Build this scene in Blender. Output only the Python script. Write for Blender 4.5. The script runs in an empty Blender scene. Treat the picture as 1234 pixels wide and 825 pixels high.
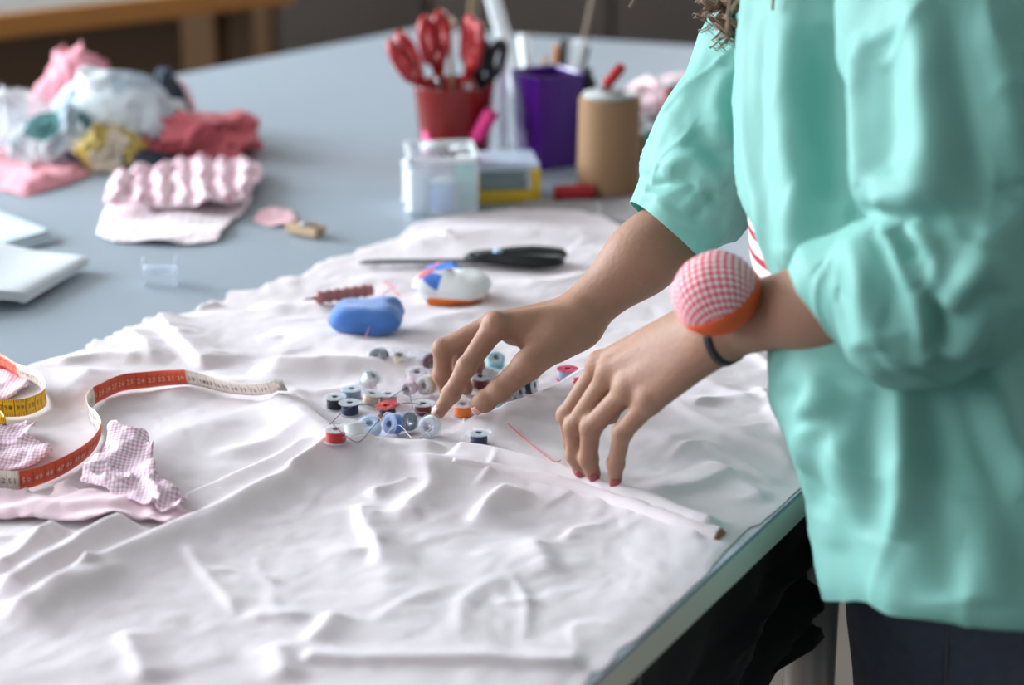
import bpy, bmesh, math, random
import numpy as np
from mathutils import Vector, Matrix, noise as mnoise
random.seed(7); rng = np.random.default_rng(7)
SC = bpy.context.scene
PI = math.pi
# ------------------------------------------------------------------ camera
TZ = 0.88                      # height of the table top
CAM_Z = 1.50
PITCH = math.radians(18.5)
FPX = 1234 * 70 / 36.0
cam_d = bpy.data.cameras.new('camera'); cam = bpy.data.objects.new('camera', cam_d)
SC.collection.objects.link(cam); SC.camera = cam
cam.location = (0, 0, CAM_Z); cam.rotation_euler = (PI/2 - PITCH, 0, 0)
cam_d.lens = 70; cam_d.sensor_width = 36; cam_d.clip_start = .05; cam_d.clip_end = 60
cam_d.dof.use_dof = True; cam_d.dof.focus_distance = 1.69; cam_d.dof.aperture_fstop = 3.2
# ------------------------------------------------------------------ world, light, exposure
W = bpy.data.worlds.new('world'); SC.world = W; W.use_nodes = True
bg = W.node_tree.nodes['Background']; bg.inputs[0].default_value = (.86, .93, 1.0, 1); bg.inputs[1].default_value = .24
def area(name, loc, target, sx, sy, power, col):
    l = bpy.data.lights.new(name, 'AREA'); l.shape = 'RECTANGLE'; l.size = sx; l.size_y = sy; l.energy = power; l.color = col
    o = bpy.data.objects.new(name, l); SC.collection.objects.link(o); o.location = loc
    o.rotation_euler = (Vector(target) - Vector(loc)).to_track_quat('-Z', 'Y').to_euler(); return o
area('daylight_window', (-3.9, 3.9, 2.1), (0, 1.7, .9), 2.6, 1.8, 395, (.82, .92, 1.0))
area('daylight_window_near', (-3.9, 0.2, 2.1), (0, 1.5, .9), 2.2, 1.8, 68, (.88, .94, 1.0))
area('area_light_far', (2.4, 8.6, 2.3), (0, 3.0, .9), 2.6, 1.6, 110, (.95, .97, 1.0))  # unseen area lamp before the closed back wall, aimed at the table
SC.view_settings.view_transform = 'Standard'; SC.view_settings.look = 'None'
SC.view_settings.exposure = 0.24; SC.view_settings.gamma = 1; SC.view_settings.use_curve_mapping = False
SC.cycles.use_denoising = True; SC.cycles.max_bounces = 10; SC.cycles.transparent_max_bounces = 16
SC.cycles.caustics_reflective = False; SC.cycles.caustics_refractive = False

# ------------------------------------------------------------------ measuring helpers
FW = np.array([0, math.cos(PITCH), -math.sin(PITCH)]); UP = np.array([0, math.sin(PITCH), math.cos(PITCH)])
def ray(px, py): return np.array([(px-617)/FPX, 0, 0]) + FW + UP*((412.5-py)/FPX)
def at(px, py, h=0.0):                      # point at height h above the table top
    r = ray(px, py); t = (h + TZ - CAM_Z)/r[2]
    return Vector((r[0]*t, r[1]*t, TZ + h))
def dp(px, py, d):                          # point at a distance d in front of the photographer
    r = ray(px, py)*d; return Vector((r[0], r[1], CAM_Z + r[2]))
def xy(px, py): v = at(px, py); return (v.x, v.y)

# ------------------------------------------------------------------ noise (numpy)
_perm = rng.random((64, 64, 64)).astype(np.float32)*2-1
def vnoise(x, y, z=None, s=1.0, seed=0):
    if z is None: z = np.zeros_like(x)
    x = x/s + seed*7.31; y = y/s + seed*3.77; z = z/s + seed*5.13
    xi = np.floor(x).astype(int); yi = np.floor(y).astype(int); zi = np.floor(z).astype(int)
    fx, fy, fz = x-xi, y-yi, z-zi
    fx = fx*fx*fx*(fx*(fx*6-15)+10); fy = fy*fy*fy*(fy*(fy*6-15)+10); fz = fz*fz*fz*(fz*(fz*6-15)+10)
    g = lambda a, b, c: _perm[(xi+a) & 63, (yi+b) & 63, (zi+c) & 63]
    l = lambda a, b, t: a+(b-a)*t
    return l(l(l(g(0,0,0), g(1,0,0), fx), l(g(0,1,0), g(1,1,0), fx), fy), l(l(g(0,0,1), g(1,0,1), fx), l(g(0,1,1), g(1,1,1), fx), fy), fz)
def ridged(x, y, z=None, s=1.0, seed=0): return 1-np.abs(vnoise(x, y, z, s, seed))*2
def sstep(a, b, x): t = np.clip((x-a)/(b-a), 0, 1); return t*t*(3-2*t)

def seg_dist(X, Y, pts):
    """signed distance (left of the line is positive), parameter 0..1 and distance past the ends"""
    best = np.full(X.shape, 1e9); sgn = np.zeros(X.shape); par = np.zeros(X.shape)
    L = [math.dist(pts[i], pts[i+1]) for i in range(len(pts)-1)]; T = sum(L); acc = 0
    for i in range(len(pts)-1):
        (ax, ay), (bx, by) = pts[i][:2], pts[i+1][:2]; dx, dy = bx-ax, by-ay; l2 = dx*dx+dy*dy
        t = np.clip(((X-ax)*dx+(Y-ay)*dy)/l2, 0, 1)
        d = np.hypot(X-ax-t*dx, Y-ay-t*dy); m = d < best
        c = dx*(Y-ay)-dy*(X-ax)
        best = np.where(m, d, best); sgn = np.where(m, np.sign(c), sgn); par = np.where(m, (acc+t*L[i])/T, par)
        acc += L[i]
    return best*np.where(sgn == 0, 1, sgn), par
def smooth_path(pts, n=8):
    P = [np.array(p, float) for p in pts]; out = []
    for i in range(len(P)-1):
        p0 = P[max(i-1, 0)]; p1 = P[i]; p2 = P[i+1]; p3 = P[min(i+2, len(P)-1)]
        for k in range(n):
            t = k/n; out.append(.5*((2*p1)+(-p0+p2)*t+(2*p0-5*p1+4*p2-p3)*t*t+(-p0+3*p1-3*p2+p3)*t**3))
    out.append(P[-1]); return out
def inside(X, Y, poly):
    r = np.zeros(X.shape, bool); n = len(poly); j = n-1
    for i in range(n):
        xi, yi = poly[i]; xj, yj = poly[j]
        c = ((yi > Y) != (yj > Y)) & (X < (xj-xi)*(Y-yi)/((yj-yi) or 1e-12)+xi)
        r ^= c; j = i
    return r

# ------------------------------------------------------------------ materials
def mat(name, col, rough=.6, metal=0, trans=0, bump=None, sheen=0, coat=0, sss=0, var=0, var_scale=20, emis=None, ior=1.45, alpha=1):
    m = bpy.data.materials.new(name); m.use_nodes = True; nt = m.node_tree; b = nt.nodes['Principled BSDF']
    c4 = (*col, 1); b.inputs['Base Color'].default_value = c4
    b.inputs['Roughness'].default_value = rough; b.inputs['Metallic'].default_value = metal
    b.inputs['Transmission Weight'].default_value = trans; b.inputs['IOR'].default_value = ior
    b.inputs['Sheen Weight'].default_value = sheen; b.inputs['Coat Weight'].default_value = coat; b.inputs['Alpha'].default_value = alpha
    if sss: b.inputs['Subsurface Weight'].default_value = sss; b.inputs['Subsurface Radius'].default_value = (1, .35, .2); b.inputs['Subsurface Scale'].default_value = .006
    tc = nt.nodes.new('ShaderNodeTexCoord')
    if var:
        n = nt.nodes.new('ShaderNodeTexNoise'); n.inputs['Scale'].default_value = var_scale; n.inputs['Detail'].default_value = 4
        nt.links.new(tc.outputs['Object'], n.inputs['Vector'])
        mx = nt.nodes.new('ShaderNodeMix'); mx.data_type = 'RGBA'
        mx.inputs[6].default_value = tuple(max(0, c*(1-var)) for c in col)+(1,); mx.inputs[7].default_value = tuple(min(1, c*(1+var)) for c in col)+(1,)
        nt.links.new(n.outputs['Fac'], mx.inputs[0]); nt.links.new(mx.outputs[2], b.inputs['Base Color'])
    if bump:
        sc, st = bump; n = nt.nodes.new('ShaderNodeTexNoise'); n.inputs['Scale'].default_value = sc; n.inputs['Detail'].default_value = 5
        nt.links.new(tc.outputs['Object'], n.inputs['Vector'])
        bp = nt.nodes.new('ShaderNodeBump'); bp.inputs['Strength'].default_value = st; bp.inputs['Distance'].default_value = .002
        nt.links.new(n.outputs['Fac'], bp.inputs['Height']); nt.links.new(bp.outputs[0], b.inputs['Normal'])
    return m
def node_math(nt, op, a, b=None):
    n = nt.nodes.new('ShaderNodeMath'); n.operation = op
    for i, v in enumerate((a, b)):
        if v is None: continue
        if isinstance(v, (int, float)): n.inputs[i].default_value = v
        else: nt.links.new(v, n.inputs[i])
    return n.outputs[0]
def gingham(name, white, mid, dark, size, coord='UV', rough=.85, frac=.5):
    """checked weave: threads coloured both ways"""
    m = mat(name, white, rough); nt = m.node_tree; b = nt.nodes['Principled BSDF']
    tc = nt.nodes['Texture Coordinate']; sp = nt.nodes.new('ShaderNodeSeparateXYZ'); nt.links.new(tc.outputs[coord], sp.inputs[0])
    fs = []
    for k in (0, 1):
        v = node_math(nt, 'MULTIPLY', sp.outputs[k], 1/size); v = node_math(nt, 'FRACT', v); fs.append(node_math(nt, 'LESS_THAN', v, frac))
    s = node_math(nt, 'ADD', fs[0], fs[1]); s = node_math(nt, 'MULTIPLY', s, .5)
    cr = nt.nodes.new('ShaderNodeValToRGB'); cr.color_ramp.interpolation = 'CONSTANT'
    e = cr.color_ramp.elements; e[0].color = (*white, 1); e[0].position = 0; e[1].color = (*mid, 1); e[1].position = .3
    e2 = e.new(.8); e2.color = (*dark, 1)
    nt.links.new(s, cr.inputs[0]); nt.links.new(cr.outputs[0], b.inputs['Base Color']); return m
def stripes(name, a, b_, size, frac, coord='UV', axis=1, rough=.8):
    m = mat(name, a, rough); nt = m.node_tree; b = nt.nodes['Principled BSDF']
    tc = nt.nodes['Texture Coordinate']; sp = nt.nodes.new('ShaderNodeSeparateXYZ'); nt.links.new(tc.outputs[coord], sp.inputs[0])
    v = node_math(nt, 'LESS_THAN', node_math(nt, 'FRACT', node_math(nt, 'MULTIPLY', sp.outputs[axis], 1/size)), frac)
    mx = nt.nodes.new('ShaderNodeMix'); mx.data_type = 'RGBA'; mx.inputs[6].default_value = (*a, 1); mx.inputs[7].default_value = (*b_, 1)
    nt.links.new(v, mx.inputs[0]); nt.links.new(mx.outputs[2], b.inputs['Base Color']); return m
def blotch(name, cols, scale, rough=.8):
    """printed cloth with soft patches of several colours"""
    m = mat(name, cols[0], rough, bump=(60, .3)); nt = m.node_tree; b = nt.nodes['Principled BSDF']; tc = nt.nodes['Texture Coordinate']
    v = nt.nodes.new('ShaderNodeTexVoronoi'); v.inputs['Scale'].default_value = scale; nt.links.new(tc.outputs['Object'], v.inputs['Vector'])
    s = nt.nodes.new('ShaderNodeSeparateColor'); nt.links.new(v.outputs['Color'], s.inputs[0])
    cr = nt.nodes.new('ShaderNodeValToRGB'); cr.color_ramp.interpolation = 'CONSTANT'; e = cr.color_ramp.elements
    n = len(cols); e[0].color = (*cols[0], 1); e[1].position = 1/n; e[1].color = (*cols[1], 1)
    for i in range(2, n): x = e.new(i/n); x.color = (*cols[i], 1)
    nt.links.new(s.outputs[0], cr.inputs[0]); nt.links.new(cr.outputs[0], b.inputs['Base Color']); return m

# ------------------------------------------------------------------ object helpers
COL = SC.collection
def link(name, me, m=None, parent=None, smooth=True):
    o = bpy.data.objects.new(name, me); COL.objects.link(o)
    if m is not None:
        for k in (m if isinstance(m, (list, tuple)) else [m]): me.materials.append(k)
    if smooth and len(me.polygons): me.polygons.foreach_set('use_smooth', [True]*len(me.polygons))
    if parent is not None:
        o.parent = parent; o.matrix_parent_inverse = Matrix.Identity(4)
    return o
def mesh(name, V, F, m=None, parent=None, smooth=True, uv=None):
    me = bpy.data.meshes.new(name); V = np.asarray(V, dtype=float)
    me.from_pydata(V.tolist(), [], [list(map(int, f)) for f in F] if not isinstance(F, np.ndarray) else F.tolist()); me.update()
    if uv is not None:
        l = me.uv_layers.new(name='UVMap'); idx = np.empty(len(me.loops), dtype=np.int32); me.loops.foreach_get('vertex_index', idx)
        l.data.foreach_set('uv', np.asarray(uv, dtype=np.float32)[idx].ravel())
    return link(name, me, m, parent, smooth)
def bmobj(name, bm, m=None, parent=None, smooth=False):
    me = bpy.data.meshes.new(name); bmesh.ops.recalc_face_normals(bm, faces=bm.faces); bm.to_mesh(me); bm.free(); return link(name, me, m, parent, smooth)
def tag(o, label=None, cat=None, group=None, kind=None):
    if label: o['label'] = label
    if cat: o['category'] = cat
    if group: o['group'] = group
    if kind: o['kind'] = kind
    return o
def empty(name, loc, rot=(0, 0, 0), label=None, cat=None, group=None):
    o = bpy.data.objects.new(name, None); COL.objects.link(o); o.location = loc; o.rotation_euler = rot; o.empty_display_size = .02
    return tag(o, label, cat, group)
def box(bm, c, s, rot=None, bevel=0):
    b = bmesh.new(); bmesh.ops.create_cube(b, size=1); bmesh.ops.scale(b, vec=s, verts=b.verts)
    if bevel: bmesh.ops.bevel(b, geom=b.edges[:], offset=bevel, segments=2, affect='EDGES', profile=.6)
    if rot is not None: bmesh.ops.rotate(b, matrix=rot, verts=b.verts)
    bmesh.ops.translate(b, vec=c, verts=b.verts); _merge(bm, b)
def _merge(bm, b):
    me = bpy.data.meshes.new('tmp'); b.to_mesh(me); b.free(); bm.from_mesh(me); bpy.data.meshes.remove(me)
def lathe(bm, prof, n=24, M=None):
    """profile of (radius, z); closed at r=0 ends"""
    b = bmesh.new(); rows = []
    for r, z in prof:
        if r < 1e-6: rows.append([b.verts.new((0, 0, z))])
        else: rows.append([b.verts.new((r*math.cos(2*PI*k/n), r*math.sin(2*PI*k/n), z)) for k in range(n)])
    for A, B in zip(rows, rows[1:]):
        for k in range(n):
            k2 = (k+1) % n
            q = [A[k % len(A)], A[k2 % len(A)], B[k2 % len(B)], B[k % len(B)]]
            u = []; [u.append(v) for v in q if v not in u]
            if len(u) > 2: b.faces.new(u)
    if M is not None: bmesh.ops.transform(b, matrix=M, verts=b.verts)
    _merge(bm, b)
def frame(a, b):
    """matrix with z along a->b, placed at a"""
    d = (Vector(b)-Vector(a)); q = d.to_track_quat('Z', 'Y'); return Matrix.Translation(a) @ q.to_matrix().to_4x4()
def tube_mesh(paths, rad, n=8, taper=None):
    V = []; F = []; UVs = []
    for pts in paths:
        P = np.array(pts, float); T = np.gradient(P, axis=0); T /= np.linalg.norm(T, axis=1)[:, None]+1e-9
        ref = np.array([0, 0, 1.]) if abs(T[0][2]) < .9 else np.array([1., 0, 0]); nv = np.cross(T[0], ref); nv /= np.linalg.norm(nv)
        base = len(V); m = len(P)
        for i in range(m):
            nv = nv-T[i]*np.dot(nv, T[i]); nv /= np.linalg.norm(nv)+1e-9; bn = np.cross(T[i], nv)
            r = rad if taper is None else rad*taper(i/(m-1))
            for k in range(n):
                a = 2*PI*k/n; V.append(P[i]+r*(math.cos(a)*nv+math.sin(a)*bn))
        for i in range(m-1):
            for k in range(n):
                F.append([base+i*n+k, base+i*n+(k+1) % n, base+(i+1)*n+(k+1) % n, base+(i+1)*n+k])
        F.append([base+k for k in range(n)][::-1]); F.append([base+(m-1)*n+k for k in range(n)])
    return V, F

# ------------------------------------------------------------------ signed distance bodies (numpy surface nets)
class SDF:
    def __init__(s, lo, hi, h):
        s.lo = np.array(lo, float); s.h = h; s.n = np.ceil((np.array(hi)-lo)/h).astype(int)+1
        s.f = np.full(s.n, .04, np.float32)
        s.ax = [s.lo[i]+h*np.arange(s.n[i], dtype=np.float32) for i in range(3)]
    def cap(s, a, b, r1, r2=None, k=.004, sub=False, sq=None):
        r2 = r1 if r2 is None else r2; a = np.array(a, float); b = np.array(b, float); pad = max(r1, r2)+.03+k
        i0 = np.clip(((np.minimum(a, b)-pad-s.lo)/s.h).astype(int), 0, s.n); i1 = np.clip(((np.maximum(a, b)+pad-s.lo)/s.h).astype(int)+2, 0, s.n)
        if np.any(i1 <= i0): return
        sl = tuple(slice(p, q) for p, q in zip(i0, i1))
        X = s.ax[0][sl[0]][:, None, None]; Y = s.ax[1][sl[1]][None, :, None]; Z = s.ax[2][sl[2]][None, None, :]
        d = b-a; l2 = max(float(d@d), 1e-12)
        t = np.clip(((X-a[0])*d[0]+(Y-a[1])*d[1]+(Z-a[2])*d[2])/l2, 0, 1)
        dx = X-a[0]-t*d[0]; dy = Y-a[1]-t*d[1]; dz = Z-a[2]-t*d[2]
        if sq is not None:       # flattened section: sq = (direction, factor)
            v, fct = sq; v = np.array(v, float); v /= np.linalg.norm(v); q = (dx*v[0]+dy*v[1]+dz*v[2])
            g = np.sqrt(np.maximum(dx*dx+dy*dy+dz*dz-q*q+(q/fct)**2, 1e-14))
        else: g = np.sqrt(dx*dx+dy*dy+dz*dz)
        g = g-(r1+(r2-r1)*t); F = s.f[sl]
        if sub:
            hh = np.clip(.5-.5*(F+g)/k, 0, 1); s.f[sl] = F*(1-hh)-g*hh+k*hh*(1-hh)
        else:
            hh = np.clip(.5+.5*(F-g)/k, 0, 1); s.f[sl] = F*(1-hh)+g*hh-k*hh*(1-hh)
    def chain(s, pts, rs, k=.003, k0=None):
        for i in range(len(pts)-1): s.cap(pts[i], pts[i+1], rs[i], rs[i+1], (k0 if (i == 0 and k0) else k))
    def merge(s, o, k=.004):
        F = s.f; g = o.f; hh = np.clip(.5+.5*(F-g)/k, 0, 1); s.f = F*(1-hh)+g*hh-k*hh*(1-hh)
    def mesh(s):
        f = s.f; ins = f < 0; n = s.n
        c = np.zeros(n-1, np.int8)
        for a in (0, 1):
            for b in (0, 1):
                for e in (0, 1): c += ins[a:n[0]-1+a, b:n[1]-1+b, e:n[2]-1+e]
        act = (c > 0) & (c < 8); idx = np.full(n-1, -1, np.int64); ids = np.argwhere(act); idx[act] = np.arange(len(ids))
        acc = np.zeros((len(ids), 3)); cnt = np.zeros(len(ids))
        I, J, K = ids.T
        corners = [(a, b, e) for a in (0, 1) for b in (0, 1) for e in (0, 1)]
        for p in corners:
            for ax in range(3):
                if p[ax]: continue
                q = list(p); q[ax] = 1
                fa = f[I+p[0], J+p[1], K+p[2]]; fb = f[I+q[0], J+q[1], K+q[2]]
                m = (fa < 0) != (fb < 0); t = np.where(m, fa/(fa-fb+1e-20), 0)
                for d in range(3): acc[:, d] += np.where(m, p[d]+(t if d == ax else 0), 0)
                cnt += m
        V = s.lo+s.h*(ids+acc/cnt[:, None]); F = []
        for ax in range(3):
            sl0 = [slice(1, n[d]-1) for d in range(3)]; sl0[ax] = slice(0, n[ax]-1); sl1 = list(sl0); sl1[ax] = slice(1, n[ax])
            A = ins[tuple(sl0)]; B = ins[tuple(sl1)]; e = np.argwhere(A != B); off = np.array([1, 1, 1]); off[ax] = 0; e = e+off
            sg = A[A != B]; u, v = [(1, 2), (2, 0), (0, 1)][ax]
            def q(du, dv): w = e.copy(); w[:, u] -= du; w[:, v] -= dv; return idx[w[:, 0], w[:, 1], w[:, 2]]
            Q = np.stack([q(1, 1), q(0, 1), q(0, 0), q(1, 0)], 1); Q[~sg] = Q[~sg][:, ::-1]; F.append(Q)
        return V, np.concatenate(F)

# loft: list of rings (centre, half axis a, half axis b); returns a (rows, segs, 3) grid
def loft(rings, rows, segs, k=0.0):
    C = np.array(smooth_path([list(r[0])+list(r[1])+list(r[2]) for r in rings], max(2, rows//(len(rings)-1))))
    th = np.linspace(0, 2*PI, segs, endpoint=False)
    c, s = np.cos(th), np.sin(th)
    if k: c = np.sign(c)*np.abs(c)**(1-k); s = np.sign(s)*np.abs(s)**(1-k)
    return C[:, None, 0:3]+C[:, None, 3:6]*c[None, :, None]+C[:, None, 6:9]*s[None, :, None]
def grid_normals(P):
    du = np.gradient(P, axis=0); dv = np.roll(P, -1, 1)-np.roll(P, 1, 1); n = np.cross(dv, du); n /= np.linalg.norm(n, axis=2)[..., None]+1e-12
    c = P.mean(axis=1, keepdims=True); sg = np.sign(((P-c)*n).sum(2).mean()); return n*(sg if sg else 1)
def grid_faces(r, s, wrap=True):
    F = []
    for i in range(r-1):
        for j in range(s if wrap else s-1):
            j2 = (j+1) % s; F.append([i*s+j, i*s+j2, (i+1)*s+j2, (i+1)*s+j])
    return F
def line_disp(P, lines):
    """height field over points P from fold lines in space: (polyline, height, width[, width2])"""
    D = np.zeros(P.shape[:-1])
    for ln in lines:
        pts = np.array(smooth_path(ln[0], 4)); H = ln[1]; w = ln[2]; best = np.full(D.shape, 1e9); par = np.zeros(D.shape)
        for i in range(len(pts)-1):
            a, b = pts[i], pts[i+1]; d = b-a; t = np.clip(((P-a)@d)/max(d@d, 1e-12), 0, 1)
            q = np.linalg.norm(P-a-t[..., None]*d, axis=-1); m = q < best; best = np.where(m, q, best); par = np.where(m, (i+t)/(len(pts)-1), par)
        fade = np.sin(np.clip(par, .0, 1)*PI)**.5 if len(ln) < 4 else sstep(0, .12, par)*sstep(0, .12, 1-par)*0+1
        D += H*np.exp(-(best/w)**2)*fade
    return D
def thicken(o, t, off=-1):
    m = o.modifiers.new('thickness', 'SOLIDIFY'); m.thickness = t; m.offset = off; return m

# ================================================================== SETTING
m_floor = mat('worn floor', (.20, .165, .135), .55, var=.15, var_scale=3, bump=(30, .1))
m_wall = mat('painted wall', (.62, .60, .57), .9, bump=(80, .1))
def slab(name, x0, y0, z0, x1, y1, z1, m):
    bm = bmesh.new(); box(bm, ((x0+x1)/2, (y0+y1)/2, (z0+z1)/2), (x1-x0, y1-y0, z1-z0)); return tag(bmobj(name, bm, m), kind='structure')
slab('floor', -4.5, -1.2, -.05, 4.5, 9.2, 0, m_floor)
slab('wall_back', -4.5, 9.0, 0, 4.5, 9.2, 3.1, m_wall)
slab('wall_right', 3.6, -1.2, 0, 3.7, 9.0, 3.1, m_wall)
slab('ceiling', -4.5, -1.2, 3.1, 4.5, 9.2, 3.2, m_wall)
# left wall with two window openings
bm = bmesh.new()
for (y0, y1, z0, z1) in [(-1.2, 9.0, 0, 1.1), (-1.2, 9.0, 2.9, 3.1), (-1.2, -.9, 1.1, 2.9), (1.4, 2.5, 1.1, 2.9), (5.3, 9.0, 1.1, 2.9)]:
    box(bm, (-4.55, (y0+y1)/2, (z0+z1)/2), (.1, y1-y0, z1-z0))
tag(bmobj('wall_left', bm, m_wall), kind='structure')
m_frame = mat('white window paint', (.8, .8, .8), .4)
for i, (y0, y1) in enumerate([(-.9, 1.4), (2.5, 5.3)]):
    bm = bmesh.new()
    for (a, b, c, d) in [(y0, y1, 1.1, 1.16), (y0, y1, 2.84, 2.9), (y0, y0+.06, 1.1, 2.9), (y1-.06, y1, 1.1, 2.9), ((y0+y1)/2-.03, (y0+y1)/2+.03, 1.1, 2.9)]:
        box(bm, (-4.54, (a+b)/2, (c+d)/2), (.06, b-a, d-c))
    tag(bmobj('window_%d' % (i+1), bm, m_frame), kind='structure')

# ================================================================== WORK TABLE
m_top = mat('grey laminate', (.325, .375, .43), .42, bump=(300, .03), var=.03, var_scale=4)
m_edge = mat('grey edge band', (.70, .64, .57), .5)
m_steel = mat('brushed steel', (.55, .55, .57), .3, metal=1)
def ln_int(p, d, q, e):
    A = np.array([[d[0], -e[0]], [d[1], -e[1]]]); t = np.linalg.solve(A, np.array(q)-np.array(p)); return np.array(p)+t[0]*np.array(d)
R0 = np.array([.233, 1.48]); RD = np.array([.168, .301]); RD /= np.linalg.norm(RD)
F0 = np.array([-.087, 3.66]); FD = np.array([.442, -.168]); L0 = np.array([-.56, 3.222]); LD = np.array([.281, .344])
cFR = ln_int(R0, RD, F0, FD); cFL = ln_int(L0, LD, F0, FD)
cNR = R0-RD*1.05; cNL = L0-LD/np.linalg.norm(LD)*2.6
TAB = [cNR, cFR, cFL, cNL]
table = empty('work_table', (0, 2.0, 0), label='large pale grey cutting table the sewing things lie on', cat='table')
def prism(name, poly, z0, z1, m, parent, off=(0, 2.0, 0), bevel=.0):
    bm = bmesh.new(); a = [bm.verts.new((p[0]-off[0], p[1]-off[1], z0-off[2])) for p in poly]; b = [bm.verts.new((p[0]-off[0], p[1]-off[1], z1-off[2])) for p in poly]
    bm.faces.new(a[::-1]); bm.faces.new(b); n = len(poly)
    for i in range(n): bm.faces.new([a[i], a[(i+1) % n], b[(i+1) % n], b[i]])
    if bevel: bmesh.ops.bevel(bm, geom=bm.edges[:], offset=bevel, segments=2, affect='EDGES')
    return bmobj(name, bm, m, parent)
prism('tabletop', TAB, TZ-.004, TZ, m_top, table)
prism('edge_band', TAB, TZ-.027, TZ-.0041, m_edge, table)
cen = sum(TAB)/4
for p in [cNR, cFR, cFL, cNL]:
    q = p+(cen-p)*.12; bm = bmesh.new(); lathe(bm, [(0, 0), (.022, 0), (.022, TZ-.028), (0, TZ-.028)], 20, Matrix.Translation((q[0], q[1]-2.0, 0)))
    bmobj('leg', bm, m_steel, table, True)
q = Vector(dp(976, 790, 1.83)); bm = bmesh.new(); lathe(bm, [(0, 0), (.024, 0), (.024, TZ-.028), (0, TZ-.028)], 24, Matrix.Translation((q.x, q.y-2.0, 0)))
tag(bmobj('leg', bm, mat('satin steel', (.55, .52, .50), .45, metal=.35), table, True), 'round brushed steel leg')

# ---------------- black fabric under the table edge
m_black = mat('black cloth', (.012, .012, .013), .75, sheen=.1, bump=(200, .1))
off = np.array([RD[1], -RD[0]])          # outward from the right edge
rows, cols = 60, 90
u = np.linspace(-.62, .20, cols); v = np.linspace(0, 1, rows)**1.8; U, V_ = np.meshgrid(u, v)
right = .195-.25*sstep(.205, .31, V_)-.15*sstep(.3, 1, V_)      # right border swings back as it hangs
Uc = np.minimum(U, right+.0*U)
Z = TZ-.03-.75*V_
dist = -.045-.0*V_+.014*np.sin(Uc*40+V_*9)*sstep(0, .4, V_)+sum(A*np.exp(-((V_-v0-(.18-Uc)*sl)/w)**2)*sstep(.2, .12, Uc)*sstep(-.30, .02, Uc) for v0, sl, w, A in ((.10, .22, .010, .014), (.135, .40, .010, -.012), (.155, .62, .012, .016), (.18, .95, .012, -.012), (.205, 1.3, .016, .014)))+.006*vnoise(Uc*1.0, V_*.6, s=.05)
u2 = -.62+(U+.62)*((right+.62)/(.20+.62))
PX = R0[0]+RD[0]*u2+off[0]*dist; PY = R0[1]+RD[1]*u2+off[1]*dist
P = np.stack([PX, PY, Z], -1)
skirt = mesh('cloth_cover', P.reshape(-1, 3), grid_faces(rows, cols, False), m_black); thicken(skirt, .003)
tag(skirt, 'black fabric cover hanging in folds below the near edge of the grey table', 'cover')
m_seam = mat('grey seam tape', (.10, .10, .095), .8)
st = []
for k in range(12):
    r_ = 2+int(k*4.5); c_ = int(cols*.49); st.append(P[r_, c_]+np.array([off[0], off[1], 0])*.004)
mesh('seam', *tube_mesh([st], .0035, 6), m_seam, skirt)

# ================================================================== BIG PALE CLOTH
CREST = []   # (pixel polyline, height, width left, width right, fade)
def fold(px, H, wl, wr, fade=.18): CREST.append(([xy(*p) for p in smooth_path(px, 4)], H, wl, wr, fade))
# along the direction of travel: left / right widths
fold([(345, 486), (372, 512), (402, 534), (450, 545), (505, 548), (545, 549)], .008, .010, .030, .10)   # lip round the bobbin hollow
fold([(300, 475), (345, 505), (400, 546), (470, 566), (560, 574), (640, 588)], .008, .018, .022, .2)
fold([(540, 553), (600, 563), (700, 588), (780, 613), (868, 648)], .011, .011, .013, .05)               # rolled edge
fold([(540, 532), (620, 506), (700, 466), (745, 448)], .012, .004, .050, .12)                               # ledge right of the bobbins
fold([(300, 452), (380, 451), (480, 451), (560, 452)], .014, .025, .016, .15)                              # back rim of hollow
fold([(188, 388), (215, 420), (250, 449)], .010, .030, .004, .1)
fold([(195, 384), (225, 376), (268, 369)], .006, .012, .006, .1)
fold([(440, 540), (395, 562), (320, 600), (235, 638), (150, 678), (70, 722), (0, 762)], .013, .028, .010, .05)
fold([(160, 632), (90, 672), (0, 727)], .014, .018, .012, .1)
fold([(70, 640), (30, 672), (0, 700)], .010, .012, .010, .1)
fold([(375, 542), (300, 575), (212, 612)], .006, .020, .004, .1)
fold([(405, 556), (370, 570), (335, 586)], .006, .012, .005, .2)
fold([(430, 612), (440, 640), (455, 668), (464, 692)], .006, .016, .005, .2)
fold([(440, 606), (475, 597), (500, 588)], .005, .006, .010, .2)
fold([(500, 562), (515, 580), (512, 606), (470, 640)], .009, .020, .010, .3)
fold([(620, 590), (598, 612), (565, 642)], .010, .024, .006, .3)
fold([(515, 628), (440, 626)], .002, .01, .004, .2)
fold([(215, 662), (245, 690), (292, 748)], .003, .010, .004, .2)
fold([(98, 690), (115, 705)], .005, .008, .006, .3)
fold([(142, 768), (160, 795), (182, 830)], .005, .016, .006, .2)
fold([(410, 742), (388, 762), (370, 782)], .006, .016, .006, .2)
fold([(290, 745), (330, 748), (380, 744)], .003, .01, .006, .3)
fold([(320, 780), (340, 800), (345, 830)], .006, .016, .012, .3)
fold([(360, 801), (480, 803), (600, 804), (706, 805)], .005, .014, .003, .05)
fold([(590, 733), (625, 731), (660, 724)], .003, .012, .005, .3)
fold([(640, 650), (650, 680), (668, 700)], .004, .014, .01, .3)
fold([(785, 480), (860, 520), (930, 545), (965, 575)], .005, .03, .008, .2)
fold([(800, 430), (850, 470), (925, 500)], .006, .02, .01, .2)
fold([(760, 520), (820, 545), (900, 552)], .005, .02, .02, .3)
fold([(830, 500), (870, 490), (935, 500)], .004, .012, .004, .2)
fold([(770, 600), (840, 590), (900, 570)], .005, .02, .008, .2)
fold([(850, 560), (900, 590), (930, 610)], .004, .006, .014, .2)
fold([(905, 470), (930, 500), (950, 545)], .006, .012, .006, .2)
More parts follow.
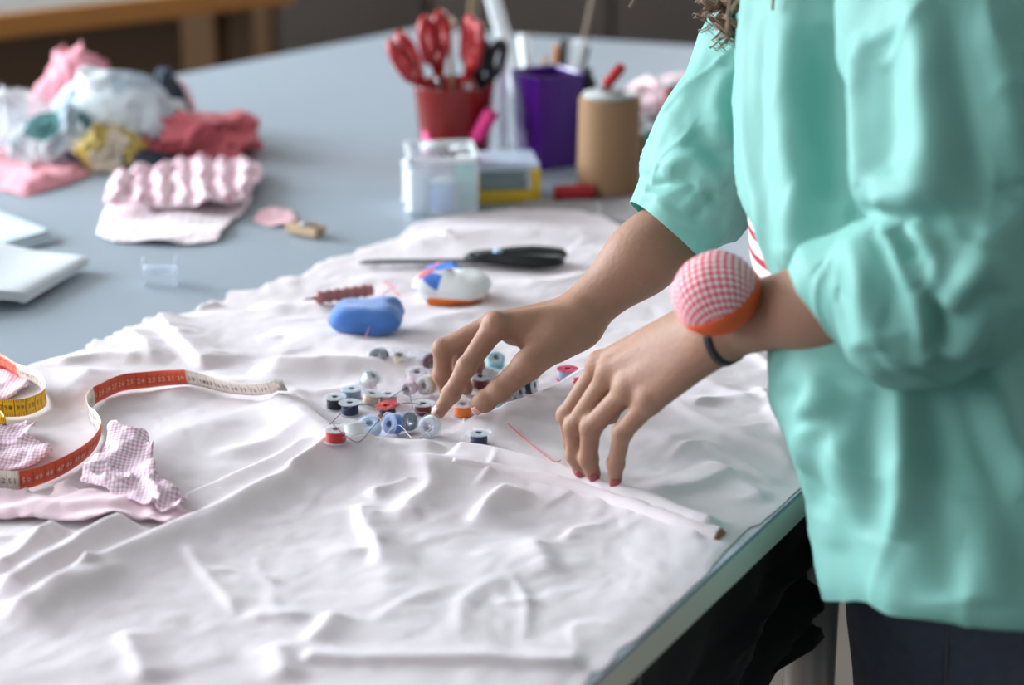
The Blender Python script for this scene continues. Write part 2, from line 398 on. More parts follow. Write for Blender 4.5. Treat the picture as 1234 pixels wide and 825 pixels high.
fold([(800, 560), (850, 545), (940, 590)], .003, .006, .006, .2)
fold([(893, 425), (915, 440), (940, 456)], .006, .010, .006, .2)
fold([(150, 400), (175, 420), (185, 445)], .008, .018, .012, .2)
fold([(60, 446), (120, 435), (175, 440)], .006, .02, .008, .2)
fold([(345, 478), (300, 468), (240, 472), (180, 490)], .006, .02, .02, .2)
fold([(330, 400), (400, 420), (480, 430), (540, 420)], .006, .03, .02, .3)
fold([(420, 380), (360, 372), (300, 376)], .005, .02, .02, .3)
fold([(460, 300), (560, 288), (680, 286), (750, 300)], .006, .03, .03, .3)
fold([(600, 350), (680, 345), (730, 330)], .006, .02, .02, .3)
fold([(480, 400), (560, 385), (620, 370)], .005, .02, .02, .3)
fold([(240, 560), (300, 548), (380, 520)], .005, .02, .016, .3)
fold([(130, 560), (200, 540), (300, 500)], .004, .03, .03, .3)
fold([(700, 455), (740, 500), (760, 540)], .004, .02, .02, .3)
fold([(120, 445), (95, 470), (60, 500)], .008, .03, .02, .3)
rc = np.random.default_rng(21)
for _ in range(150):                       # small random creases from earlier folding
    cx, cy = rc.uniform(-.62, .25), rc.uniform(1.1, 2.25); a_ = rc.normal(.5, .9); L_ = rc.uniform(.03, .14); bnd = rc.normal(0, .015)
    p0 = np.array([cx, cy]); dv_ = np.array([math.cos(a_), math.sin(a_)])*L_/2; pv = np.array([-dv_[1], dv_[0]])/L_*2*bnd
    w_ = rc.uniform(.004, .02); CREST.append(([tuple(q) for q in smooth_path([p0-dv_, p0+pv, p0+dv_], 4)], rc.uniform(.0006, .0025)*(1 if rc.random() < .75 else -.6), w_*rc.uniform(.3, 1.6), w_*rc.uniform(.3, 1.6), .35))
HOLLOW = [xy(*p) for p in [(352, 478), (400, 474), (560, 468), (680, 452), (640, 480), (560, 525), (520, 540), (430, 540), (385, 520)]]
OUT_PX = [(980, 577), (966, 590), (942, 611), (916, 632), (903, 636), (885, 654), (868, 671), (852, 692), (830, 712), (818, 726), (800, 742), (783, 758), (768, 772), (752, 779), (743, 786), (735, 800), (728, 808),
          (712, 812), (700, 830), (640, 870), (300, 885), (-120, 870), (-200, 640), (-120, 480), (-40, 462), (20, 450), (45, 438), (75, 432), (100, 424), (112, 411), (124, 412), (150, 396), (172, 391), (176, 383), (200, 385), (235, 376), (252, 362), (268, 364), (276, 350), (308, 350),
          (338, 336), (362, 334), (380, 320), (402, 312), (420, 309), (436, 300), (455, 294), (480, 289), (492, 276), (506, 270), (530, 265), (560, 259), (610, 256), (660, 254), (700, 257), (730, 264), (770, 285), (830, 310), (900, 350), (990, 400), (1100, 460)]
outl = [np.array(xy(*p)) for p in OUT_PX]
# keep the side along the table edge inside it
def keep_in(p, m=.002):
    d = np.dot(p-R0, off)
    return p-off*max(0, d+m)
outl = [keep_in(p) for p in outl]
# ragged edge between the measured points
jo = []
for i in range(len(outl)):
    a, b = outl[i], outl[(i+1) % len(outl)]; n = max(1, int(np.linalg.norm(b-a)/.008))
    for k in range(n):
        q = a+(b-a)*k/n; amp = .0025 if (k and np.dot(q-R0, off) < -.02) else (.0006 if k else 0)
        jo.append(keep_in(q+(rng.random(2)-.5)*2*amp))
outl = jo
def cloth_h(X, Y):
    X = np.asarray(X, float); Y = np.asarray(Y, float); wx = X+.03*vnoise(X, Y, s=.10, seed=2); wy = Y+.03*vnoise(X, Y, s=.10, seed=5)
    h = .0035+.0025*vnoise(X, Y, s=.13, seed=1)
    h = h+.0016*vnoise(wx, wy, s=.055, seed=3)
    h = h+.0008*vnoise(wx, wy, s=.018, seed=4)+.0003*vnoise(wx, wy, s=.008, seed=12)
    for pts, H, wl, wr, fd in CREST:
        x0 = min(p[0] for p in pts)-.1; x1 = max(p[0] for p in pts)+.1; y0 = min(p[1] for p in pts)-.1; y1 = max(p[1] for p in pts)+.1
        m = (X > x0) & (X < x1) & (Y > y0) & (Y < y1)
        if not m.any(): continue
        d, t = seg_dist(X[m]+.003*vnoise(X[m], Y[m], s=.03, seed=20), Y[m]+.003*vnoise(X[m], Y[m], s=.03, seed=21), pts)
        w = np.where(d > 0, wl, wr); g = np.exp(-np.abs(d/w)**1.6)
        fade = sstep(0, fd, t)*sstep(0, fd, 1-t)
        # beyond the ends
        h[m] = h[m]+H*g*fade
    d, t = seg_dist(X, Y, HOLLOW+[HOLLOW[0]]); ins = inside(X, Y, HOLLOW)
    k = np.where(ins, sstep(0, .02, np.abs(d)), 0); h = h*(1-k)+(.0025+.0008*vnoise(X, Y, s=.03, seed=4))*k
    return h
def ch(x, y): return float(cloth_h(np.array([x]), np.array([y]))[0])
def on(px, py, lift=0):                    # point on the cloth seen at this place
    v = at(px, py)
    for _ in range(4): v = at(px, py, ch(v.x, v.y))
    return Vector((v.x, v.y, v.z+lift))
step = .0024
xs = np.arange(-.80, .45, step); ys = np.arange(1.02, 2.48, step); X, Y = np.meshgrid(xs, ys, indexing='ij')
IN = inside(X, Y, outl)
cell = IN[:-1, :-1] & IN[1:, :-1] & IN[:-1, 1:] & IN[1:, 1:]
use = np.zeros(X.shape, bool); use[:-1, :-1] |= cell; use[1:, :-1] |= cell; use[:-1, 1:] |= cell; use[1:, 1:] |= cell
ncell = np.zeros(X.shape, int); ncell[:-1, :-1] += cell; ncell[1:, :-1] += cell; ncell[:-1, 1:] += cell; ncell[1:, 1:] += cell
bd = use & (ncell < 4)
bi = np.argwhere(bd); ob = np.array(outl); on2 = np.roll(ob, -1, 0)
p = np.stack([X[bd], Y[bd]], 1); best = np.full(len(p), 1e9); bp_ = p.copy()
for i in range(0, len(ob)):
    a, b = ob[i], on2[i]; d = b-a
    l2 = d@d
    if l2 < 1e-12: continue
    t = np.clip(((p-a)@d)/l2, 0, 1); q = a+t[:, None]*d; dd = np.hypot(*(p-q).T); m = dd < best; best[m] = dd[m]; bp_[m] = q[m]
XX = X.copy(); YY = Y.copy(); XX[bd] = bp_[:, 0]; YY[bd] = bp_[:, 1]
Hh = np.zeros(X.shape); Hh[use] = cloth_h(XX[use], YY[use])
edge_d = -((XX-R0[0])*off[0]+(YY-R0[1])*off[1]); Hh *= .35+.65*sstep(0, .03, edge_d)      # lies flatter at the table's edge
Hh = np.maximum(Hh, .0012); Hh[bd] = np.maximum(Hh[bd]*.45, .0008)
vid = np.full(X.shape, -1); vid[use] = np.arange(use.sum())
c = np.argwhere(cell); F = np.stack([vid[c[:, 0], c[:, 1]], vid[c[:, 0]+1, c[:, 1]], vid[c[:, 0]+1, c[:, 1]+1], vid[c[:, 0], c[:, 1]+1]], 1)
m_cloth = mat('pale pink cotton', (.89, .80, .835), .9, sheen=.15, bump=(900, .12))
nt = m_cloth.node_tree; b = nt.nodes['Principled BSDF']
# thin cloth lets a little light through, warmer
tr = nt.nodes.new('ShaderNodeBsdfTranslucent'); tr.inputs[0].default_value = (.85, .60, .52, 1); ms = nt.nodes.new('ShaderNodeMixShader'); ms.inputs[0].default_value = .22
nt.links.new(b.outputs[0], ms.inputs[1]); nt.links.new(tr.outputs[0], ms.inputs[2]); nt.links.new(ms.outputs[0], nt.nodes['Material Output'].inputs[0])
ctr = np.array([-.1, 1.6, TZ])
cloth = mesh('fabric_sheet', np.stack([XX[use]-ctr[0], YY[use]-ctr[1], Hh[use]], 1), F, m_cloth); cloth.location = ctr
tag(cloth, 'crumpled pale pink cotton fabric spread over the near half of the table', 'fabric')
# rolled hem: a real tube of cloth lying in the fold, open at its end
rp = [on(*p_) + Vector((0, 0, -.004)) for p_ in [(545, 553), (600, 564), (660, 578), (720, 595), (780, 614), (830, 632), (866, 644)]]
rp = smooth_path([tuple(v) for v in rp], 10)
V1, F1 = tube_mesh([rp], .0092, 20, lambda t: .55+.45*min(1, t*3))
V1 = np.array(V1); V1 += .0007*vnoise(V1[:, 0], V1[:, 1], V1[:, 2], s=.012, seed=3)[:, None]
F1 = F1[:-1]      # open end
ro = mesh('rolled_edge', V1-ctr, F1, m_cloth, cloth); thicken(ro, .0012, -1)
m_core = mat('cardboard core', (.34, .12, .05), .8)
e0 = Vector(rp[-1]); e1 = Vector(rp[-4]); ax = (e0-e1).normalized()
bm = bmesh.new(); lathe(bm, [(.0036, -.02), (.0036, .003), (.0078, .003), (.0080, -.02), (.0036, -.02)], 20, frame(e0, e0+ax)); bmesh.ops.translate(bm, vec=-Vector(ctr), verts=bm.verts)
tag(bmobj('cardboard_core', bm, m_core, cloth, True), 'brown cardboard core in the open end of the roll')

# ================================================================== BOBBINS
m_clear = mat('clear plastic', (.88, .92, .97), .08, ior=1.5)
nt = m_clear.node_tree; b = nt.nodes['Principled BSDF']; tb = nt.nodes.new('ShaderNodeBsdfTransparent'); tb.inputs[0].default_value = (.97, .98, 1.0, 1)
fr_ = nt.nodes.new('ShaderNodeFresnel'); fr_.inputs[0].default_value = 1.6; lw_ = nt.nodes.new('ShaderNodeLayerWeight'); lw_.inputs[0].default_value = .35; mp = node_math(nt, 'SUBTRACT', .955, node_math(nt, 'MULTIPLY', lw_.outputs[1], .55))
ms = nt.nodes.new('ShaderNodeMixShader'); nt.links.new(mp, ms.inputs[0]); nt.links.new(b.outputs[0], ms.inputs[1]); nt.links.new(tb.outputs[0], ms.inputs[2]); nt.links.new(ms.outputs[0], nt.nodes['Material Output'].inputs[0])
m_redp = mat('red plastic', (.75, .10, .09), .2, trans=.3); m_pinkp = mat('pink plastic', (.85, .08, .18), .25, trans=.3)
spool_mesh = {}; R_B = .0102; H_B = .0112
def spool_me(m):
    if m.name in spool_mesh: return spool_mesh[m.name]
    bm = bmesh.new()
    for z in (0, H_B-.0009): lathe(bm, [(.0031, z), (R_B-.0004, z), (R_B, z+.0003), (R_B, z+.0007), (R_B-.0004, z+.0009), (.0031, z+.0009), (.0031, z)], 32)
    lathe(bm, [(.0031, .0009), (.0040, .0009), (.0040, H_B-.0009), (.0031, H_B-.0009), (.0031, .0009)], 24)
    for s in range(6):           # moulded ribs on the upper flange
        a = s*PI/3; box(bm, (.0068*math.cos(a), .0068*math.sin(a), H_B+.0001), (.0045, .0007, .0003), Matrix.Rotation(a, 3, 'Z'))
    me = bpy.data.meshes.new('spool'); bm.to_mesh(me); bm.free(); me.materials.append(m); me.polygons.foreach_set('use_smooth', [False]*len(me.polygons)); spool_mesh[m.name] = me; return me
wind = {}
def wind_me(r, m):
    key = (round(r, 4), m.name)
    if key in wind: return wind[key]
    bm = bmesh.new(); n = 12; z0, z1 = .00095, H_B-.00095; prof = [(.0041, z0)]
    for i in range(n+1): prof.append((r+(.00014 if i % 2 else 0), z0+(z1-z0)*i/n))
    prof.append((.0041, z1)); prof.append((.0041, z0)); lathe(bm, prof, 28)
    me = bpy.data.meshes.new('thread_winding'); bm.to_mesh(me); bm.free(); me.materials.append(m); me.polygons.foreach_set('use_smooth', [True]*len(me.polygons)); wind[key] = me; return me
THREAD = {}
def thread_m(n, c):
    if n not in THREAD: THREAD[n] = mat(n+' thread', c, .55, sheen=.3, bump=(1500, .3))
    return THREAD[n]
def bobbin(px, py, tilt, yaw, tcol, r, label, pm=None, lift=0.0):
    p = on(px, py); lying = abs(tilt) > 50
    z = 0
    if lying: z = R_B*abs(math.sin(math.radians(tilt)))
    elif tilt: z = R_B*math.sin(math.radians(abs(tilt)))
    root = empty('bobbin', (0, 0, 0), label=label, cat='bobbin', group='sewing machine bobbins scattered on the fabric')
    M = Matrix.Rotation(math.radians(yaw), 4, 'Z') @ Matrix.Rotation(math.radians(tilt), 4, 'X')
    root.matrix_world = Matrix.Translation((p.x, p.y, p.z+z+.0004+lift)) @ M @ (Matrix.Translation((0, 0, -H_B/2)) if lying else Matrix.Identity(4))
    o = bpy.data.objects.new('spool', spool_me(pm or m_clear)); COL.objects.link(o); o.parent = root
    if tcol: w = bpy.data.objects.new('thread_winding', wind_me(r, thread_m(*tcol))); COL.objects.link(w); w.parent = root
    return root
NAVY = ('navy', (.012, .016, .06)); BLK = ('black', (.012, .012, .014)); GRY = ('dark grey', (.06, .06, .07)); MAR = ('maroon', (.13, .015, .02)); WHT = ('white', (.75, .75, .76))
RED = ('red', (.5, .02, .02)); BLU = ('blue', (.06, .18, .55)); PBL = ('pale blue', (.45, .58, .78)); ORG = ('orange', (.75, .16, .01)); BEI = ('beige', (.60, .46, .34)); PNK = ('dusty pink', (.62, .38, .42)); TEA = ('teal', (.10, .36, .40)); GBL = ('grey blue', (.22, .30, .42)); CRM = ('cream', (.78, .62, .42))
# (x, y, tilt, yaw, thread, winding radius, label): tilt 90 = lying on its rim; the far ones first
BOB = [
 (457, 443, 78, -25, GRY, .0085, 'dark grey bobbin lying on its rim behind all the others, leftmost at the back', None),
 (480, 443, 20, 30, CRM, .0058, 'bobbin of cream thread just right of the dark grey one at the back', None),
 (505, 447, 72, 60, None, 0, 'empty clear bobbin leaning at the back beside the bent finger', None),
 (520, 449, 80, 10, MAR, .0085, 'maroon bobbin half hidden behind the bent middle finger', None),
 (503, 463, 15, 0, PNK, .0085, 'dusty pink bobbin behind the beige one lying on its rim', None),
 (514, 477, 80, -35, BEI, .0085, 'beige bobbin lying on its rim left of the pointing finger', None),
 (494, 481, 84, -30, PNK, .0058, 'dusty pink bobbin lying with its open ring towards the viewer', None),
 (443, 470, 35, 70, WHT, .0075, 'tipped white bobbin at the back left of the pile', None),
 (424, 482, 0, 0, GBL, .0085, 'grey blue bobbin standing behind the navy one', None),
 (404, 492, 0, 0, BLK, .0075, 'black bobbin standing leftmost in the pile', None),
 (422, 499, 0, 0, NAVY, .0075, 'navy bobbin standing in front at the left of the pile', None),
 (446, 490, 12, 90, BEI, .0072, 'pale beige bobbin between the navy and the red-flanged bobbins', None),
 (468, 488, 0, 15, PNK, .0075, 'mauve pink bobbin standing just behind the red-flanged one', None),
 (468, 504, 8, -60, NAVY, .0072, 'bobbin with red plastic flanges and dark blue thread', 'red'),
 (510, 500, 0, 0, MAR, .0072, 'maroon bobbin standing at the tip of the pointing finger', None),
 (405, 532, 0, 10, RED, .0082, 'bright red bobbin standing at the front left of the pile', None),
 (428, 531, 22, 200, WHT, .0080, 'white bobbin tipped between the red and the pale blue bobbins', None),
 (447, 526, 28, -10, PBL, .0092, 'pale blue bobbin tipped towards the viewer at the front', None),
 (474, 524, 74, -45, BLU, .0085, 'bright blue bobbin lying at the front of the pile', None),
 (491, 521, 70, 40, NAVY, .0080, 'navy bobbin lying behind the bright blue one', None),
 (518, 527, 84, -20, WHT, .0086, 'white bobbin with a blue core lying foremost beneath the fingertips', None),
 (558, 501, 0, 0, ORG, .0078, 'orange bobbin standing between thumb and index finger', None),
 (577, 536, 0, 0, NAVY, .0072, 'navy bobbin standing alone on the fabric in front of the hand', None),
 (578, 468, 8, 30, MAR, .0076, 'maroon bobbin standing in the gap between thumb and fingers', None),
 (597, 446, 25, 10, TEA, .0080, 'teal bobbin seen through the crook of thumb and index finger', None),
 (588, 462, 15, 120, WHT, .0080, 'white bobbin in the crook of thumb and index finger', None),
 (607, 493, 20, 0, TEA, .0080, 'teal bobbin half under the thumb', None),
 (621, 486, 80, 65, BLK, .0084, 'black bobbin lying behind the lower edge of the thumb', None),
 (638, 477, 82, 70, BLK, .0084, 'black bobbin lying rightmost of those beside the thumb', None),
 (684, 458, 0, 0, GBL, .0084, 'bobbin with a pink top flange and light blue thread near the other hand', 'pink'),
]
for px, py, tl, yw, tc_, r, lab, pm in BOB:
    bobbin(px, py, tl, yw, tc_, r, lab, {'red': m_redp, 'pink': m_pinkp}.get(pm))
p = on(696, 463); bm = bmesh.new(); lathe(bm, [(0, 0), (.0032, .0004), (.005, .003), (.004, .0055), (0, .006)], 16)
o = bmobj('pin_head', bm, m_pinkp, None, True); o.location = p; tag(o, 'small bright pink plastic pin head lying beside the pink-topped bobbin', 'pin')
# loose threads
def strand(pts, rad, m, label, lift=.0015, name='loose_thread', h=None):
    P_ = []
    for i, q in enumerate(pts):
        v = on(q[0], q[1]); P_.append((v.x, v.y, v.z+lift+(q[2] if len(q) > 2 else 0)))
    V, F = tube_mesh([smooth_path(P_, 10)], rad, 6); o = mesh(name, V, F, m); tag(o, label, 'thread'); return o
tm = mat('dark thread fibre', (.03, .035, .05), .6); tr_ = mat('red thread fibre', (.7, .06, .10), .6); tp_ = mat('pink thread fibre', (.78, .35, .48), .6); tw_ = mat('white thread fibre', (.85, .85, .86), .6)
strand([(398, 524, .008), (420, 512, .014), (445, 504, .012), (463, 513, .014), (470, 500, .014)], .00034, tm, 'dark thread looping over the front left bobbins')
strand([(402, 530, .012), (430, 540, .004), (450, 532, .012), (470, 512, .014), (490, 500, .01), (508, 505, .012)], .00034, tm, 'dark thread running from the red bobbin to the maroon one')
strand([(470, 498, .013), (490, 485, .012), (494, 492, .012), (500, 512, .012), (515, 520, .016)], .00034, tm, 'dark thread curling between the red-flanged and white bobbins')
strand([(455, 540, .003), (480, 530, .012), (500, 538, .006), (530, 522, .010)], .00022, tw_, 'white thread curling in front of the lying bobbins')
strand([(612, 512), (632, 530), (650, 545), (668, 558), (676, 556)], .0004, tr_, 'thin red thread trailing from the pile towards the other hand')
strand([(540, 520), (556, 518), (559, 505), (561, 525), (552, 532)], .0003, tw_, 'short white thread end behind the lone navy bobbin')

# ================================================================== MEASURING TAPE
def tape_mat():
    m = mat('printed tape', (.8, .75, .7), .5); nt = m.node_tree; b = nt.nodes['Principled BSDF']
    uvn = nt.nodes['Texture Coordinate']; sp = nt.nodes.new('ShaderNodeSeparateXYZ'); nt.links.new(uvn.outputs['UV'], sp.inputs[0])
    at_ = nt.nodes.new('ShaderNodeAttribute'); at_.attribute_name = 'tint'
    # centimetre and half-centimetre ticks on both borders (u in cm, v across 0..1)
    fr = node_math(nt, 'FRACT', sp.outputs[0]); l1 = node_math(nt, 'LESS_THAN', fr, .09)
    fr2 = node_math(nt, 'FRACT', node_math(nt, 'MULTIPLY', sp.outputs[0], 5)); l2 = node_math(nt, 'LESS_THAN', fr2, .25)
    vlo = node_math(nt, 'LESS_THAN', sp.outputs[1], .22); vhi = node_math(nt, 'GREATER_THAN', sp.outputs[1], .80)
    ed = node_math(nt, 'MAXIMUM', vlo, vhi); ticks = node_math(nt, 'MAXIMUM', l1, node_math(nt, 'MULTIPLY', l2, ed))
    mx = nt.nodes.new('ShaderNodeMix'); mx.data_type = 'RGBA'; nt.links.new(node_math(nt, 'MULTIPLY', ticks, .75), mx.inputs[0]); nt.links.new(at_.outputs['Color'], mx.inputs[6])
    at2 = nt.nodes.new('ShaderNodeAttribute'); at2.attribute_name = 'ink'; nt.links.new(at2.outputs['Color'], mx.inputs[7])
    nt.links.new(mx.outputs[2], b.inputs['Base Color']); return m
m_tape = tape_mat(); m_ink = mat('tape print', (.25, .02, .02), .6); m_ink2 = mat('black tape print', (.03, .02, .01), .6); m_ink3 = mat('pale tape print', (.85, .6, .5), .6); m_brass = mat('metal tape tip', (.6, .58, .52), .35, metal=1)
OR = (.72, .10, .035); CR = (.80, .70, .62); YE = (.85, .50, .02); PK = (.80, .22, .20)
# key points: x, y of the lower edge on the cloth, lean of the ribbon (degrees from upright), colour, width
TP = [  # (px, py, h, lean, colour)
 (342, 488, .003, 38, CR), (318, 485, .003, 34, CR), (285, 478, .003, 28, CR), (255, 471, .002, 24, CR), (226, 468, .002, 18, OR), (190, 466, .001, 10, OR), (150, 471, .001, 5, OR), (120, 485, .001, 5, OR), (113, 489, .001, 0, CR),
 (107, 498, .001, -3, CR), (110, 511, .001, -5, CR), (118, 521, .001, 0, CR), (119, 534, .001, 10, OR), (106, 551, .001, 14, OR), (80, 568, .001, 10, OR), (50, 580, .001, 8, OR), (22, 587, .001, 5, CR), (0, 590, .001, 5, CR), (-60, 596, .001, 0, CR),
 (-120, 580, .001, 0, CR), (-140, 540, .001, 0, YE), (-80, 530, .001, 0, YE), (-20, 528, .001, 5, YE), (12, 524, .001, 15, YE), (-4, 516, .001, 5, YE), (-60, 520, .001, 0, YE), (-90, 512, .001, 0, YE), (-40, 506, .001, 0, YE), (0, 506, .001, 0, YE), (30, 502, .001, -4, YE), (52, 493, .001, -4, YE), (56.5, 484, .001, 0, CR), (50, 474, .002, 4, CR), (36, 465, .003, 12, CR), (25, 460, .003, 12, OR), (0, 448, .003, 10, OR), (-50, 440, .001, 8, OR)]
base = []; W_T = .0165
for px, py, h, ln, c in TP:
    v = at(px, py, .006) if px > 0 else at(px, py, .004); base.append([v.x, v.y, 0, ln, *c, h])
fine = np.array(smooth_path(base, 12)); n = len(fine)
# colours keep hard borders: nearest key colour
cols_t = []
for i in range(len(base)-1):
    for k in range(12): cols_t.append(tuple(base[i][4:7]))
cols_t.append(tuple(base[-1][4:7]))
Tn = np.gradient(fine[:, :2], axis=0); Tn /= np.linalg.norm(Tn, axis=1)[:, None]+1e-9; nrm = np.stack([-Tn[:, 1], Tn[:, 0]], 1)
ground = np.maximum(cloth_h(fine[:, 0], fine[:, 1]), .001)
for _ in range(6): ground = np.convolve(np.pad(ground, 4, mode='edge'), np.ones(9)/9, 'valid')
ground = np.maximum(ground, cloth_h(fine[:, 0], fine[:, 1])-.001)+.0006
base_z = TZ+ground+fine[:, 7]
le = np.radians(fine[:, 3]); arc = np.concatenate([[0], np.cumsum(np.linalg.norm(np.diff(fine[:, :2], axis=0), axis=1))])
Vt = []; UVt = []; TI = []; INK = []
for i in range(n):
    for k in range(5):
        w = W_T*k/4; cu = .0012*math.sin(PI*k/4)
        s_, c_ = math.sin(le[i]), math.cos(le[i]); Vt.append((fine[i, 0]+nrm[i, 0]*(s_*w+cu*c_), fine[i, 1]+nrm[i, 1]*(s_*w+cu*c_), base_z[i]+c_*w)); UVt.append((arc[i]*100, k/4))
        c = cols_t[i]; TI.append((*c, 1)); INK.append((.45, .03, .02, 1) if c == OR else ((.08, .04, .01, 1) if c == YE else (.45, .35, .33, 1)))
t0 = np.array(Vt[0]); tape = mesh('measuring_tape', np.array(Vt)-t0, grid_faces(n, 5, False), m_tape, uv=UVt); tape.location = t0
for nm, dat in (('tint', TI), ('ink', INK)):
    a = tape.data.color_attributes.new(nm, 'FLOAT_COLOR', 'POINT'); a.data.foreach_set('color', np.array(dat, np.float32).ravel())
thicken(tape, .0005, 0); tag(tape, 'dressmaker measuring tape in orange, cream and yellow sections curling across the fabric', 'measuring tape')
# printed numbers: one every centimetre
def digits_mesh():
    out = {}
    for ch_ in '0123456789':
        cu = bpy.data.curves.new('d'+ch_, 'FONT'); cu.body = ch_; cu.size = 1; cu.align_x = 'CENTER'; cu.align_y = 'CENTER'; cu.resolution_u = 1
        o = bpy.data.objects.new('tmp', cu); COL.objects.link(o); dg = bpy.context.evaluated_depsgraph_get(); me = bpy.data.meshes.new_from_object(o.evaluated_get(dg))
        v = np.array([x.co[:] for x in me.vertices]); f = [list(p.vertices) for p in me.polygons]; out[ch_] = (v, f)
        bpy.data.objects.remove(o); bpy.data.meshes.remove(me)
    return out
DG = digits_mesh(); NV = {'a': [], 'b': [], 'c': []}; NF = {'a': [], 'b': [], 'c': []}
Vt3 = np.array(Vt).reshape(n, 5, 3)
for cm in range(1, int(arc[-1]*100)):
    i = int(np.searchsorted(arc, (cm+.5)/100)); i = min(max(i, 1), n-2)
    c = cols_t[i]; key = 'b' if c in (YE, CR) else 'a'
    if fine[i, 0] < -.52: continue
    T3 = Vt3[i+1, 2]-Vt3[i-1, 2]; T3 /= np.linalg.norm(T3); U3 = Vt3[i, 4]-Vt3[i, 0]; U3 /= np.linalg.norm(U3); N3 = np.cross(T3, U3)
    txt = str(10+cm % 90)
    for side in (1, -1):
        for q, chx in enumerate(txt):
            v, f = DG[chx]; sz = .0068; v2 = v*sz; xo = (q-.5)*.0038
            X_ = T3*side; Pp = Vt3[i, 2]+np.outer(v2[:, 0]+xo, X_)+np.outer(v2[:, 1], U3)+N3*side*.0009 + (U3*0)
            b0 = len(NV[key]); NV[key] += Pp.tolist(); NF[key] += [[b0+j for j in ff] for ff in f]
for key, mm in (('a', m_ink3), ('b', m_ink2)):
    if NV[key]: tag(mesh('printed_numbers', np.array(NV[key])-t0, NF[key], mm, tape, False), kind='stuff')
# metal tip
a0, a4, b0, b4 = Vt3[0, 0], Vt3[0, 4], Vt3[3, 0], Vt3[3, 4]; nn = np.cross(b0-a0, a4-a0); nn /= np.linalg.norm(nn); d_ = (a0-b0); d_ /= np.linalg.norm(d_)
q = [a0+d_*.004, a4+d_*.004, a4-d_*.004, a0-d_*.004]; VV = [x+nn*.0008-t0 for x in q]+[x-nn*.0008-t0 for x in q]
mesh('metal_tip', VV, [[0, 1, 2, 3], [7, 6, 5, 4], [0, 4, 5, 1], [1, 5, 6, 2], [2, 6, 7, 3], [3, 7, 4, 0]], m_brass, tape, False)

